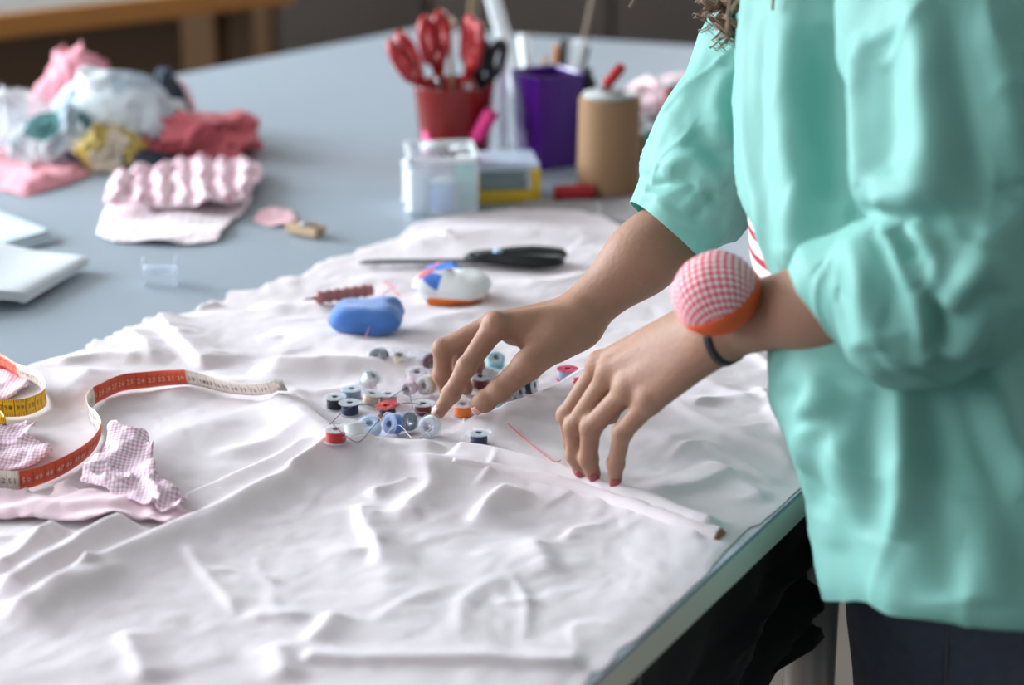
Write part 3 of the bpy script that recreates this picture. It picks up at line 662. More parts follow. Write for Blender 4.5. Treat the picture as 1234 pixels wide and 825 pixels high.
# ================================================================== SMALL CLOTH PIECES
def scrap(name, px_poly, m, label, cat='fabric scrap', base_h=None, amp=.004, fold_s=.03, seed=1, step=.003, h0=.001, ruch=None, on_cloth=True, dome=0.0, group=None, rough_edge=.0012, uvrot=0.0, ang=0.0, solid=.0009):
    """a loose piece of cloth with the outline seen in the photograph, wrinkled and lying on what is below"""
    po = [np.array(xy(*p)) for p in px_poly]; jo = []
    for i in range(len(po)):
        a, b = po[i], po[(i+1) % len(po)]; k_ = max(1, int(np.linalg.norm(b-a)/.006))
        for k in range(k_): jo.append(a+(b-a)*k/k_+((rng.random(2)-.5)*2*rough_edge if k else 0))
    po = jo; P_ = np.array(po); x0, y0 = P_.min(0)-.004; x1, y1 = P_.max(0)+.004
    X, Y = np.meshgrid(np.arange(x0, x1, step), np.arange(y0, y1, step), indexing='ij'); IN = inside(X, Y, po); cell = IN[:-1, :-1] & IN[1:, :-1] & IN[:-1, 1:] & IN[1:, 1:]
    use = np.zeros(X.shape, bool); nc = np.zeros(X.shape, int)
    for a in (0, 1):
        for b in (0, 1):
            s = (slice(a, X.shape[0]-1+a), slice(b, X.shape[1]-1+b)); use[s] |= cell; nc[s] += cell
    bd = use & (nc < 4); p = np.stack([X[bd], Y[bd]], 1); best = np.full(len(p), 1e9); bq = p.copy()
    for i in range(len(po)):
        a = po[i]; d = po[(i+1) % len(po)]-a
        if d@d < 1e-12: continue
        t = np.clip(((p-a)@d)/(d@d), 0, 1); q = a+t[:, None]*d; dd = np.hypot(*(p-q).T); mk = dd < best; best[mk] = dd[mk]; bq[mk] = q[mk]
    X = X.copy(); Y = Y.copy(); X[bd] = bq[:, 0]; Y[bd] = bq[:, 1]
    xu, yu = X[use], Y[use]; dist = np.full(len(xu), 1e9)
    for i in range(0, len(po)):
        a = po[i]; d = po[(i+1) % len(po)]-a
        if d@d < 1e-12: continue
        t = np.clip(((xu-a[0])*d[0]+(yu-a[1])*d[1])/(d@d), 0, 1); dist = np.minimum(dist, np.hypot(xu-a[0]-t*d[0], yu-a[1]-t*d[1]))
    ca, sa = math.cos(ang), math.sin(ang); xr = xu*ca+yu*sa; yr = -xu*sa+yu*ca
    wx = xr+.3*fold_s*vnoise(xu, yu, s=fold_s*1.5, seed=seed); wy = yr+.3*fold_s*vnoise(xu, yu, s=fold_s*1.5, seed=seed+3)
    h = h0+amp*(.5+.5*vnoise(wx, wy, s=fold_s, seed=seed))+amp*.6*np.maximum(ridged(wx, wy*.6, s=fold_s*1.3, seed=seed+1), 0)**3
    h += .12*amp*vnoise(wx, wy, s=fold_s*.3, seed=seed+2)
    if dome: k = np.clip(dist/(dist.max()+1e-9), 0, 1); h = h*(.3+.7*sstep(0, .25, k))+dome*np.sqrt(np.clip(1-(1-k)**2, 0, 1))
    if ruch: s, A = ruch; h += A*(.5+.5*np.sin(xr/s*2*PI+1.5*vnoise(xu, yu, s=.03, seed=seed)))*sstep(.0, .01, dist)
    if on_cloth: h = h+np.maximum(cloth_h(xu, yu), 0)
    if base_h is not None: h = h+base_h(xu, yu)
    vid = np.full(X.shape, -1); vid[use] = np.arange(use.sum()); c = np.argwhere(cell)
    F = np.stack([vid[c[:, 0], c[:, 1]], vid[c[:, 0]+1, c[:, 1]], vid[c[:, 0]+1, c[:, 1]+1], vid[c[:, 0], c[:, 1]+1]], 1)
    c0 = P_.mean(0)
    cu, su = math.cos(uvrot), math.sin(uvrot); UVv = np.stack([(xu*cu+yu*su), (-xu*su+yu*cu)], 1)
    z = h
    if dome or solid > .01:        # closed underside so that the bundle has a body
        bz = np.where(bd[use], np.minimum(z, .002+(cloth_h(xu, yu) if on_cloth else 0)), z); z = bz
    o = mesh(name, np.stack([xu-c0[0], yu-c0[1], z], 1), F, m, uv=UVv); o.location = (c0[0], c0[1], TZ)
    if not dome: thicken(o, solid, -1)
    tag(o, label, cat, group); return o
m_ging = gingham('pink gingham', (.78, .64, .69), (.80, .58, .64), (.66, .30, .38), .015, frac=.42)
m_gingf = gingham('fine pink gingham', (.84, .78, .80), (.74, .52, .62), (.56, .32, .42), .0035)
m_pink = mat('soft pink cotton', (.74, .42, .47), .85, sheen=.2, bump=(700, .2), var=.06, var_scale=30)
m_pinkl = mat('light pink cotton', (.80, .58, .64), .85, sheen=.2, bump=(700, .2))
scrap('fabric_scrap', [(-60, 600), (-20, 596), (22, 602), (60, 606), (75, 590), (100, 600), (140, 598), (175, 601), (205, 604), (234, 629), (205, 640), (180, 634), (150, 634), (100, 640), (60, 636), (0, 634), (-60, 636)], m_pinkl, 'long folded pink fabric scrap at the left below the tape', amp=.008, fold_s=.04, seed=4, ruch=(.05, .003), ang=1.9)
scrap('fabric_scrap', [(96, 592), (110, 578), (130, 560), (134, 549), (160, 547), (182, 556), (188, 580), (192, 600), (222, 618), (230, 628), (205, 634), (170, 622), (130, 606)], m_gingf, 'frayed lilac checked fabric scrap on the folded pink scrap', amp=.014, fold_s=.022, seed=9, base_h=lambda x, y: .005+0*x, ang=.6)
scrap('fabric_scrap', [(-60, 462), (-30, 452), (0, 454), (20, 458), (38, 472), (34, 482), (10, 490), (-30, 492), (-60, 490)], m_gingf, 'lilac pink fabric scrap inside the loop of the tape', amp=.006, fold_s=.03, seed=14)
scrap('fabric_scrap', [(-70, 535), (-20, 528), (12, 528), (34, 524), (46, 530), (36, 545), (58, 552), (66, 560), (30, 572), (-20, 576), (-70, 570)], m_gingf, 'small crumpled pale checked scrap, under the yellow part', amp=.011, fold_s=.022, seed=21)
# ---------------- gathered gingham strip and the pieces beyond, lying on the bare table
m_ging2 = gingham('pale gingham', (.84, .78, .80), (.82, .68, .72), (.74, .50, .56), .012, frac=.35)
gs = scrap('gathered_scrap', [(116, 284), (124, 262), (133, 245), (300, 238), (304, 246), (292, 262), (276, 274), (262, 293), (230, 297), (180, 296), (135, 293)], m_ging2, 'gathered pale pink gingham piece lying open on the grey table', amp=.008, fold_s=.05, seed=31, on_cloth=False, ang=-.1, h0=.002)
g2 = scrap('gathered_band', [(126, 262), (140, 224), (165, 224), (200, 215), (236, 208), (250, 202), (262, 212), (285, 207), (302, 208), (314, 212), (318, 226), (306, 244), (290, 262), (240, 266), (180, 264)], m_ging, None, None, amp=.010, fold_s=.022, seed=33, ruch=(.026, .009), on_cloth=False, ang=.15, h0=.012)
g2.location = g2.location-gs.location; g2.parent = gs; tag(g2, 'band gathered into deep pink folds')
scrap('fabric_scrap', [(306, 268), (312, 258), (330, 254), (352, 256), (358, 266), (350, 274), (325, 274)], m_pink, 'tiny dark pink scrap beside the wooden peg', amp=.004, fold_s=.02, seed=33, on_cloth=False)

def bundle(px, py, rx, ry, rz, m, label, seed, rot=0, amp=.35, name='fabric_bundle', z0=0, cat='fabric', smat=None, sharp=1.0):
    """a crumpled cloth bundle: a closed body with deep folds, flat underneath"""
    bm = bmesh.new(); bmesh.ops.create_icosphere(bm, subdivisions=6, radius=1); V = np.array([v.co[:] for v in bm.verts])
    r = np.ones(len(V)); f = 1.0
    wx = V+.35*np.stack([vnoise(V[:, 0], V[:, 1], V[:, 2], s=.7, seed=seed+k) for k in range(3)], 1)
    r += amp*.45*(vnoise(wx[:, 0], wx[:, 1], wx[:, 2], s=.8, seed=seed+4))+amp*.5*np.maximum(ridged(wx[:, 0], wx[:, 1]*.6, wx[:, 2]*1.2, s=.65*sharp, seed=seed+5), 0)**2.5-amp*.2
    r += amp*.18*ridged(wx[:, 0], wx[:, 1], wx[:, 2], s=.28, seed=seed+6)
    V = V*r[:, None]*np.array([rx, ry, rz]); V[:, 2] = np.where(V[:, 2] < -.35*rz, -.35*rz+.05*(V[:, 2]+.35*rz), V[:, 2]); V[:, 2] -= V[:, 2].min()
    ca, sa = math.cos(rot), math.sin(rot); V = np.stack([V[:, 0]*ca-V[:, 1]*sa, V[:, 0]*sa+V[:, 1]*ca, V[:, 2]], 1)
    for v, c in zip(bm.verts, V): v.co = c
    o = bmobj(name, bm, m, None, True); p = at(px, py, z0); o.location = p; tag(o, label, cat); return o
m_print = blotch('white and teal print', [(.62, .68, .72), (.45, .55, .62), (.70, .75, .78), (.10, .26, .26), (.62, .68, .72), (.55, .62, .70)], 26)
m_yel = blotch('yellow print', [(.58, .42, .10), (.62, .52, .40), (.45, .34, .10), (.60, .45, .08)], 30)
m_slate = mat('slate blue cotton', (.045, .06, .09), .8, bump=(60, .4), var=.4, var_scale=12)
m_coral = mat('coral cotton', (.52, .10, .12), .8, sheen=.2, var=.2, var_scale=12); m_rose = mat('rose cotton', (.78, .30, .36), .85, sheen=.2, bump=(60, .3))
m_blush = mat('blush satin', (.85, .62, .66), .6, sheen=.2); m_whitec = mat('white cotton', (.78, .80, .84), .85, bump=(60, .3))
bundle(232, 186, .085, .065, .040, m_coral, 'coral red cloth bundled at the right end of the far heap', 3, .2, .5)
bundle(214, 160, .028, .05, .056, m_blush, 'pale blush satin cloth draped over the coral bundle in the far heap', 12, .5, .4)
bundle(92, 160, .060, .06, .085, m_rose, 'rose pink cloth at the back top of the far heap', 40, .2, .35)
bundle(140, 184, .095, .070, .078, m_print, 'white and teal printed cloth forming the middle of the far heap', 25, -.15, .35)
bundle(72, 196, .060, .055, .052, m_print, 'white printed cloth at the left of the far heap, below the rose one', 52, .4, .4)
bundle(200, 168, .036, .05, .066, m_slate, 'dark slate blue cloth between the printed and the coral cloth', 61, .3, .35)
bundle(132, 202, .085, .03, .022, m_slate, 'dark blue cloth squashed at the foot of the far heap', 66, -.1, .35)
bundle(132, 204, .042, .03, .040, m_yel, 'yellow printed cloth at the front of the far heap', 72, .1, .45)
scrap('fabric_scrap', [(-70, 205), (-30, 190), (0, 184), (30, 178), (55, 176), (85, 184), (106, 198), (108, 212), (85, 222), (55, 232), (30, 238), (0, 230), (-50, 226)], m_rose, 'rose pink cloth spread flat in front of the far heap', amp=.010, fold_s=.045, seed=77, on_cloth=False, dome=.008, step=.004, cat='fabric')
# transparent plastic bag at the far left
m_bag = mat('thin plastic film', (.9, .92, .95), .25, trans=.0, alpha=.38)
bundle(10, 190, .060, .06, .062, m_bag, 'transparent plastic bag standing left of the far heap', 83, .2, .4, 'plastic_bag', cat='bag')

# ---------------- booklet and papers
m_paper = mat('white paper', (.72, .76, .80), .85, bump=(60, .03)); m_paper2 = mat('bluish paper', (.62, .72, .80), .85)
def sheet(name, corners, hts, m, parent, n=20, th=.0006, bend=None):
    A, B, C_, D = [np.array(at(*c)) for c in corners]; Vv = []
    for i in range(n+1):
        for j in range(n+1):
            s, t = i/n, j/n; p = (A*(1-s)+B*s)*(1-t)+(D*(1-s)+C_*s)*t; p[2] = TZ+hts(s, t); Vv.append(p)
    o = mesh(name, Vv, grid_faces(n+1, n+1, False), m, parent); thicken(o, th, -1); return o
bk = empty('open_booklet', (0, 0, 0), label='open booklet with a curled white page at the left edge of the table', cat='booklet')
sheet('page', [(-120, 330), (68, 312), (108, 316), (-60, 296)], lambda s, t: .002+.0*s, m_paper2, bk)
for k in range(3):
    sheet('page', [(-150, 384+k*2), (30, 372+k), (110, 326), (-100, 308)], lambda s, t, k=k: .010-.003*k+.022*math.sin(PI*min(1, s*1.0))**.8*(1-.3*t)+.006*math.sin(s*7), m_paper, bk)
pp = empty('paper_sheets', (0, 0, 0), label='bluish white paper sheets lying behind the booklet', cat='paper')
for k in range(4): sheet('sheet', [(-120, 306-k*2), (8, 306-k*2), (69-2*k, 294-2*k), (-20, 256-k)], lambda s, t, k=k: .001+.002*k+.003*s*t, m_paper2, pp)

# ---------------- clear spool on the bare table
root = empty('clear_spool', at(194, 342), label='empty clear plastic spool lying on the bare grey table', cat='spool')
bm = bmesh.new()
for x in (-.018, .0165): lathe(bm, [(.004, 0), (.0155, 0), (.0155, .0015), (.004, .0015), (.004, 0)], 32, Matrix.Translation((x, 0, .0157)) @ Matrix.Rotation(PI/2, 4, 'Y'))
lathe(bm, [(.004, 0), (.0052, 0), (.0052, .036), (.004, .036), (.004, 0)], 24, Matrix.Translation((-.018, 0, .0157)) @ Matrix.Rotation(PI/2, 4, 'Y'))
bmobj('spool_body', bm, m_clear, root, True); root.rotation_euler = (0, 0, .1)
# ---------------- wooden peg
m_wood = mat('pale wood', (.55, .38, .24), .6, var=.2, var_scale=40)
root = empty('clothes_peg', at(368, 284), (0, 0, -.5), 'small wooden clothes peg beyond the edge of the pink fabric', 'peg')
for s in (1, -1):
    bm = bmesh.new(); box(bm, (0, s*.006, .008), (.045, .008, .011), Matrix.Rotation(s*.08, 3, 'Z'), .002); bmobj('wooden_half', bm, m_wood, root)
bm = bmesh.new(); lathe(bm, [(.003, -.01), (.0045, -.01), (.0045, .01), (.003, .01), (.003, -.01)], 14, Matrix.Translation((.004, 0, .014)) @ Matrix.Rotation(PI/2, 4, 'X')); tag(bmobj('spring', bm, m_steel, root, True), 'steel spring')

# ================================================================== PILLOWS, SCISSORS, WOODEN HANDLE
def cushion(px, py, L, Wd, H, rot, m, name, label, seed, seam_m, mats=None, wob=.22):
    bm = bmesh.new(); n = 64; r_ = 28; V = []
    for i in range(r_+1):
        ph = -PI/2+PI*i/r_
        for k in range(n):
            a = 2*PI*k/n; e = .55; cx = math.copysign(abs(math.cos(a))**e, math.cos(a)); sy = math.copysign(abs(math.sin(a))**e, math.sin(a)); c = math.cos(ph)**.45
            V.append((cx*c*L/2, sy*c*Wd/2, H/2+math.copysign(abs(math.sin(ph))**1.25, math.sin(ph))*H/2))
    V = np.array(V); dn = wob*H*vnoise(V[:, 0], V[:, 1], V[:, 2], s=.03, seed=seed)+.06*H*ridged(V[:, 0], V[:, 1], V[:, 2], s=.02, seed=seed+1)
    V += dn[:, None]*np.array([.5, .5, .5]); V[:, 2] = np.maximum(V[:, 2], 0)
    root = empty(name, on(px, py), (0, 0, rot), label, 'pincushion' if 'pin' in name else 'fabric weight')
    F = grid_faces(r_+1, n); F.append(list(range(n))[::-1]); F.append([r_*n+k for k in range(n)])
    o = mesh('cushion', V, F, m, root)
    if mats:
        for mm in mats[1]: o.data.materials.append(mm)
        for p in o.data.polygons: p.material_index = mats[0](p.center)
    ring = [V[(r_//2)*n+k]*1.003 for k in range(n)]+[V[(r_//2)*n]*1.003]
    mesh('seam', *tube_mesh([ring], .0007, 6), seam_m, root); return root
m_blue = mat('blue felt', (.06, .18, .52), .9, sheen=.4, bump=(500, .3), var=.12, var_scale=60)
cushion(444, 398, .072, .056, .031, .0, m_blue, 'fabric_weight', 'plain blue felt pattern weight in front of the patchwork one', 4, m_blue)
m_or = mat('orange felt', (.70, .15, .01), .8, bump=(400, .3)); m_wf = mat('white quilting cotton', (.74, .74, .73), .85, bump=(300, .2)); m_pf = blotch('blue patchwork print', [(.06, .20, .62), (.45, .12, .16), (.06, .20, .62), (.62, .62, .66), (.75, .18, .03), (.05, .15, .5)], 60)
cushion(546, 361, .080, .060, .033, -.18, m_wf, 'fabric_weight', 'patchwork pattern weight with white top, orange sides and blue print', 8, m_wf,
        (lambda c: 1 if (c[2] < .009 and c[0] > -.022) else (2 if c[0] < .002+c[1]*.4 and c[2] > .0125 else 0), (m_or, m_pf)))
m_handle = mat('dusty pink painted wood', (.36, .14, .14), .5)
root = empty('seam_ripper', on(412, 366), label='small tool with a dusty pink ribbed handle behind the blue weight', cat='tool')
a = on(380, 368)+Vector((0, 0, .008)); b_ = on(450, 358)+Vector((0, 0, .008)); Lh = (b_-a).length
prof = [(0, 0), (.003, .001)]+[(.0062+.0009*math.sin(i*1.25), .003+i*(Lh-.006)/30) for i in range(31)]+[(.003, Lh-.001), (0, Lh)]
bm = bmesh.new(); lathe(bm, prof, 20, Matrix.Translation(-root.location) @ frame(a, b_)); bmobj('handle', bm, m_handle, root, True)
bm = bmesh.new(); dd = (a-b_).normalized(); lathe(bm, [(0, 0), (.0016, 0), (.0012, .012), (0, .016)], 10, Matrix.Translation(-root.location) @ frame(a, a+dd)); bmobj('metal_tip', bm, m_steel, root, True)
strand([(472, 345, .006), (470, 362, .012), (478, 378, .028), (462, 392, .03), (450, 403, .016), (440, 410, .0)], .0005, tp_, 'pink thread lying over the blue weight')
strand([(468, 340, .0), (462, 352, .01), (468, 366, .02), (482, 388, .026)], .0005, tr_, 'red thread lying behind the blue weight')
# black fabric scissors
m_bplast = mat('black plastic', (.012, .012, .014), .45); m_dsteel = mat('dark steel', (.12, .12, .13), .35, metal=.8)
sa = on(432, 322); sb = on(682, 320); root = empty('scissors', sa, label='closed black-handled scissors lying behind the patchwork weight', cat='scissors')
dv = (sb-sa); Ls = dv.length; ang = math.atan2(dv.y, dv.x); root.rotation_euler = (0, 0, ang); root.location.z += .004
def flat(name, pts, z0, z1, m, parent, smooth=False, bev=.0008):
    bm = bmesh.new(); vs = [bm.verts.new((x, y, z0)) for x, y in pts]; f = bm.faces.new(vs); r = bmesh.ops.extrude_face_region(bm, geom=[f]); bmesh.ops.translate(bm, vec=(0, 0, z1-z0), verts=[g for g in r['geom'] if isinstance(g, bmesh.types.BMVert)])
    if bev: bmesh.ops.bevel(bm, geom=bm.edges[:], offset=bev, segments=2, affect='EDGES')
    return bmobj(name, bm, m, parent, smooth)
flat('blade', [(0, 0), (.01, .003), (Ls*.58, .009), (Ls*.60, -.003), (.02, -.002)], .0, .002, m_dsteel, root, bev=0)
flat('blade', [(.004, -.001), (.02, .002), (Ls*.58, .003), (Ls*.60, -.010), (.05, -.005)], .0022, .0042, m_dsteel, root, bev=0)
flat('handle', [(Ls*.50, -.006), (Ls*.56, .008), (Ls*.66, .012), (Ls*.74, .022), (Ls*.84, .026), (Ls*.93, .020), (Ls*1.0, .012), (Ls*1.01, .002), (Ls*.94, -.004), (Ls*.84, .0), (Ls*.72, -.004)], .001, .013, m_bplast, root, True, .003)
flat('handle', [(Ls*.50, -.012), (Ls*.56, -.004), (Ls*.70, -.006), (Ls*.84, -.003), (Ls*.96, -.008), (Ls*1.0, -.016), (Ls*.95, -.026), (Ls*.84, -.030), (Ls*.72, -.022), (Ls*.6, -.012)], .001, .012, m_bplast, root, True, .003)
bm = bmesh.new(); lathe(bm, [(0, 0), (.0055, 0), (.005, .002), (0, .0028)], 20, Matrix.Translation((Ls*.67, -.001, .0125))); tag(bmobj('pivot_screw', bm, mat('pale blue enamel', (.45, .65, .85), .3), root, True), 'pale blue pivot screw')

# ================================================================== CONTAINERS AT THE BACK
m_redc = mat('translucent red plastic', (.45, .025, .018), .18, trans=.55); m_redh = mat('red handle plastic', (.42, .018, .022), .3); m_purp = mat('purple plastic', (.08, .010, .24), .3, coat=.3)
def cup(name, px, py, r0, r1, h, m, label, n=28, th=.002, sq=0, rot=0):
    root = empty(name, at(px, py), (0, 0, rot), label, 'cup'); b = bmesh.new(); prof = [(0, 0), (r0*.96, 0), (r0, .003), (r1, h-.003), (r1+.0015, h), (r1-.002, h), (r1-th-.001, h-.003), (r0-th, .004), (0, .004)]
    lathe(b, prof, n)
    if sq:
        for v in b.verts:
            a = math.atan2(v.co.y, v.co.x); k = 1/max(abs(math.cos(a)), abs(math.sin(a)))**sq; v.co.x *= k; v.co.y *= k
    bmobj('cup_body', b, m, root, not sq); return root
root = cup('scissor_cup', 549, 200, .044, .054, .112, m_redc, 'translucent red plastic cup full of red-handled scissors')
rp0 = root.location.copy()
def cup_scissors(p0, lean, yaw, label, hm, sc=1.0, zb=.01):
    r = empty('scissors', (p0[0], p0[1], p0[2]), (0, 0, 0), label, 'scissors', 'scissors standing in the red cup')
    r.matrix_world = Matrix.Translation((p0[0], p0[1], p0[2])) @ Matrix.Rotation(lean, 4, 'Y') @ Matrix.Rotation(yaw, 4, 'Z')
    for s in (1, -1):
        bm = bmesh.new(); b2 = bmesh.new()
        P_ = [(0+.002*s, s*.001, 0), (.004*s, s*.0015, .03*sc), (.006*s, s*.0015, .085*sc), (-.004*s, s*.0015, .105*sc)]
        V, F = tube_mesh([smooth_path(P_, 6)], .004, 8, lambda t: .4+.6*min(1, t*2)); V = np.array(V); V[:, 1] = s*.0012+(V[:, 1]-s*.0012)*.3
        mesh('blade', V, F, m_steel, r)
        loop = []; cx, cz, a_, b_ = -.019*s, .140*sc, .014, .024*sc
        for k in range(29): t = 2*PI*k/28; loop.append((cx+a_*math.cos(t)*(1+.15*math.sin(t)), s*.0015, cz+b_*math.sin(t)))
        arm = [(.004*s, s*.0015, .092*sc), (-.006*s, s*.0015, .108*sc), (-.012*s, s*.0015, .12*sc)]
        V, F = tube_mesh([loop, smooth_path(arm, 5)], .0062, 10); mesh('handle', V, F, hm, r)
    bm = bmesh.new(); lathe(bm, [(0, -.005), (.004, -.005), (.004, .005), (0, .005)], 14, Matrix.Translation((0, 0, .09*sc)) @ Matrix.Rotation(PI/2, 4, 'X')); bmobj('pivot_screw', bm, m_steel, r, True)
    return r
m_bh = m_bplast
c0 = rp0
cup_scissors((c0.x+.010, c0.y-.012, TZ+.014), -.50, 1.35, 'red-handled scissors leaning furthest left in the red cup', m_redh, 1.10)
cup_scissors((c0.x-.010, c0.y+.010, TZ+.012), -.10, 1.15, 'red-handled scissors standing upright in the middle of the red cup', m_redh, 1.14)
cup_scissors((c0.x+.004, c0.y-.014, TZ+.012), .12, -1.2, 'red-handled scissors leaning right in the red cup', m_redh, 1.12)
cup_scissors((c0.x+.012, c0.y+.012, TZ+.012), .24, 1.0, 'black-handled scissors at the right side of the red cup', m_bh, .95)
m_gold = mat('brass', (.75, .55, .28), .3, metal=1)
bm = bmesh.new(); Z0 = c0+Vector((.002, -.028, .02)); Z1 = Vector(dp(541, 36, 2.68)); lathe(bm, [(0, 0), (.003, 0), (.003, (Z1-Z0).length), (.0085, (Z1-Z0).length), (.0105, (Z1-Z0).length+.008), (.0075, (Z1-Z0).length+.016), (0, (Z1-Z0).length+.018)], 18, frame((0, 0, 0), Z1-Z0))
o = bmobj('wooden_awl', bm, mat('light varnished wood', (.72, .55, .38), .35), None, True); o.location = Z0; tag(o, 'awl with a round pale wooden knob standing among the red scissors', 'awl')
# flat cutter leaning out to the right (brown/orange)
def stick(p, q, r, m, name, label, cat, tip=None, flat_=1.0):
    p = Vector(p); q = Vector(q); L = (q-p).length; root = empty(name, p, label=label, cat=cat); root.matrix_world = frame(p, q)
    bm = bmesh.new(); lathe(bm, [(0, 0), (r*.9, 0), (r, .002), (r, L-.004), (r*.85, L), (0, L)], 14)
    for v in bm.verts: v.co.y *= flat_
    bmobj('barrel', bm, m, root, True)
    if tip: bm = bmesh.new(); lathe(bm, [(r*1.05, L-.022), (r*1.12, L-.020), (r*1.1, L+.004), (0, L+.005)], 14); [setattr(v.co, 'y', v.co.y*flat_) for v in bm.verts]; bmobj('cap', bm, tip, root, True)
    return root
m_cuttr = mat('ochre plastic', (.35, .17, .02), .4); m_wpl = mat('white plastic', (.74, .77, .80), .35); m_bluep = mat('blue plastic', (.12, .25, .75), .3); m_orp = mat('orange pencil paint', (.72, .22, .03), .4)
stick(c0+Vector((.010, .022, .012)), dp(572, -20, 2.90), .007, mat('brown wood', (.12, .07, .03), .5), 'wooden_rod', 'brown wooden rod leaning in the red cup', 'rod', flat_=.6)
# white ruler-like strip between the cups
bm = bmesh.new(); a = at(606, 178); box(bm, (0, 0, .070), (.014, .005, .140), None, .001); o = bmobj('white_strip', bm, m_wpl); o.location = a; tag(o, 'white plastic strip standing between the red and the purple cup', 'strip')
pc = cup('pen_cup', 659, 198, .031, .038, .126, m_purp, 'square purple plastic cup holding pens and brushes', n=48, sq=.75, rot=.55); P0 = pc.location
bm = bmesh.new(); lathe(bm, [(0, 0), (.008, 0), (.007, .003), (0, .004)], 20, frame((0, 0, 0), (0, 0, 1))); o = bmobj('brass_snap', bm, m_gold, pc, True); o.matrix_parent_inverse = Matrix.Identity(4)
o.matrix_local = pc.matrix_world.inverted() @ Matrix.Identity(4)
w = Vector(dp(686, 146, 2.665)); o.parent = pc; o.matrix_local = (Matrix.Translation(P0) @ Matrix.Rotation(.55, 4, 'Z')).inverted() @ frame(w, w+Vector((.45, -1, .05)))
d = 2.76
stick(P0+Vector((-.014, .01, .012)), dp(586, -30, 2.90), .011, m_wpl, 'plastic_ruler', 'long white ruler leaning left out of the purple cup', 'ruler', flat_=.25)
stick(P0+Vector((-.012, -.006, .012)), dp(630, 44, d), .0085, m_wpl, 'marker_pen', 'white marker with a blue band in the purple cup', 'marker')
stick(P0+Vector((-.002, -.018, .012)), dp(640, 88, d-.04), .007, m_bluep, 'marker_pen', 'short blue marker at the front of the purple cup', 'marker')
stick(P0+Vector((.004, .004, .012)), dp(656, 68, d), .0045, m_wood, 'pencil', 'pale wooden pencil in the purple cup', 'pencil')
stick(P0+Vector((.006, -.008, .012)), dp(671, 56, d), .0048, m_orp, 'pencil', 'orange pencil in the purple cup', 'pencil')
stick(P0+Vector((.012, .004, .012)), dp(680, 50, d), .006, m_bplast, 'marker_pen', 'black marker in the purple cup', 'marker')
stick(P0+Vector((.012, -.01, .012)), dp(700, 48, d), .010, m_wpl, 'plastic_spoon', 'broad white plastic tool in the purple cup', 'tool', flat_=.3)
stick(P0+Vector((.018, .006, .012)), dp(720, -30, 2.86), .0035, mat('dull olive wood', (.22, .17, .12), .6), 'thin_rod', 'thin brown rod standing tallest out of the purple cup', 'rod')
stick(P0+Vector((.016, -.016, .012)), dp(708, 58, d), .004, m_bplast, 'marker_pen', 'slim black pen rightmost in the purple cup', 'pen')
# thread cone
m_kraft = mat('beige jute thread', (.31, .18, .095), .85, bump=(300, .2))
root = empty('thread_cone', at(733, 232), label='large cylinder of beige thread standing right of the purple cup', cat='thread spool')
bm = bmesh.new(); prof = [(.018, .002)]; N_ = 60
for i in range(N_+1): prof.append((.0395-.0015*(i/N_)+(.0007 if i % 2 else 0), .004+.118*i/N_))
prof.append((.018, .122)); lathe(bm, prof, 40); bmobj('thread_winding', bm, m_kraft, root, True)
bm = bmesh.new(); lathe(bm, [(.014, 0), (.018, 0), (.018, .132), (.014, .132), (.014, 0)], 24); tag(bmobj('core', bm, mat('grey card', (.42, .43, .43), .7), root, True), 'grey cardboard core')
bm = bmesh.new(); lathe(bm, [(0, 0), (.034, 0), (.034, .004), (0, .004)], 30, Matrix.Translation((0, 0, .1235))); o = bmobj('lid', bm, mat('grey plastic', (.45, .46, .45), .4), root, True); tag(o, 'grey plastic top disc')
rt = root.location+Vector((0, 0, .134))
o = stick(rt+Vector((-.006, 0, .002)), rt+Vector((.016, .01, .026)), .007, m_redh, 'thread_spool', 'small dark red spool resting on top of the beige thread cylinder', 'thread spool')
# black cap left of the cone's top
bm = bmesh.new(); lathe(bm, [(0, 0), (.013, 0), (.013, .10), (.010, .115), (.006, .118), (.006, .128), (0, .128)], 24); o = bmobj('small_bottle', bm, m_bplast, None, True); o.location = at(707, 196, 0); tag(o, 'small black bottle behind, between the purple cup and the beige cylinder', 'bottle')
# red spool lying in front
a = at(668, 233, .010); b_ = at(714, 231, .010); L = (b_-a).length; root = empty('thread_spool', a, label='dark red thread spool lying in front of the beige cylinder', cat='thread spool'); root.matrix_world = frame(a, b_)
bm = bmesh.new(); lathe(bm, [(.004, .003)]+[(.0098+(.0003 if i % 2 else 0), .004+(L-.008)*i/30) for i in range(31)]+[(.004, L-.003)], 24); bmobj('thread_winding', bm, mat('dark red thread', (.38, .015, .02), .5), root, True)
bm = bmesh.new(); lathe(bm, [(0, 0), (.0105, 0), (.0105, .002), (.004, .003), (.004, L-.003), (.0105, L-.002), (.0105, L), (0, L)], 24); bmobj('core', bm, m_redh, root, True)
# clear box with contents
m_box = mat('clear box plastic', (.80, .88, .96), .15, trans=.0, alpha=.30, ior=1.4)
m_box2 = mat('very clear box plastic', (.85, .90, .96), .12, alpha=.16)
m_yelp = mat('yellow clip plastic', (.78, .50, .03), .35); m_lid = mat('pale blue lid plastic', (.62, .72, .86), .25, alpha=.8)
bxA = at(536, 262); bxr = .10
root = empty('storage_box', bxA, (0, 0, bxr), 'clear plastic storage box with a white rim in front of the red cup', 'box')
bm = bmesh.new(); w_, d__, h_ = .080, .095, .070
for (c, s) in [((-w_/2, 0, h_/2), (.002, d__, h_)), ((w_/2, 0, h_/2), (.002, d__, h_)), ((0, -d__/2, h_/2), (w_, .002, h_)), ((0, d__/2, h_/2), (w_, .002, h_)), ((0, 0, .001), (w_, d__, .002))]: box(bm, (c[0], c[1]+.05, c[2]), s)
bmobj('box_body', bm, m_box, root)
bm = bmesh.new()
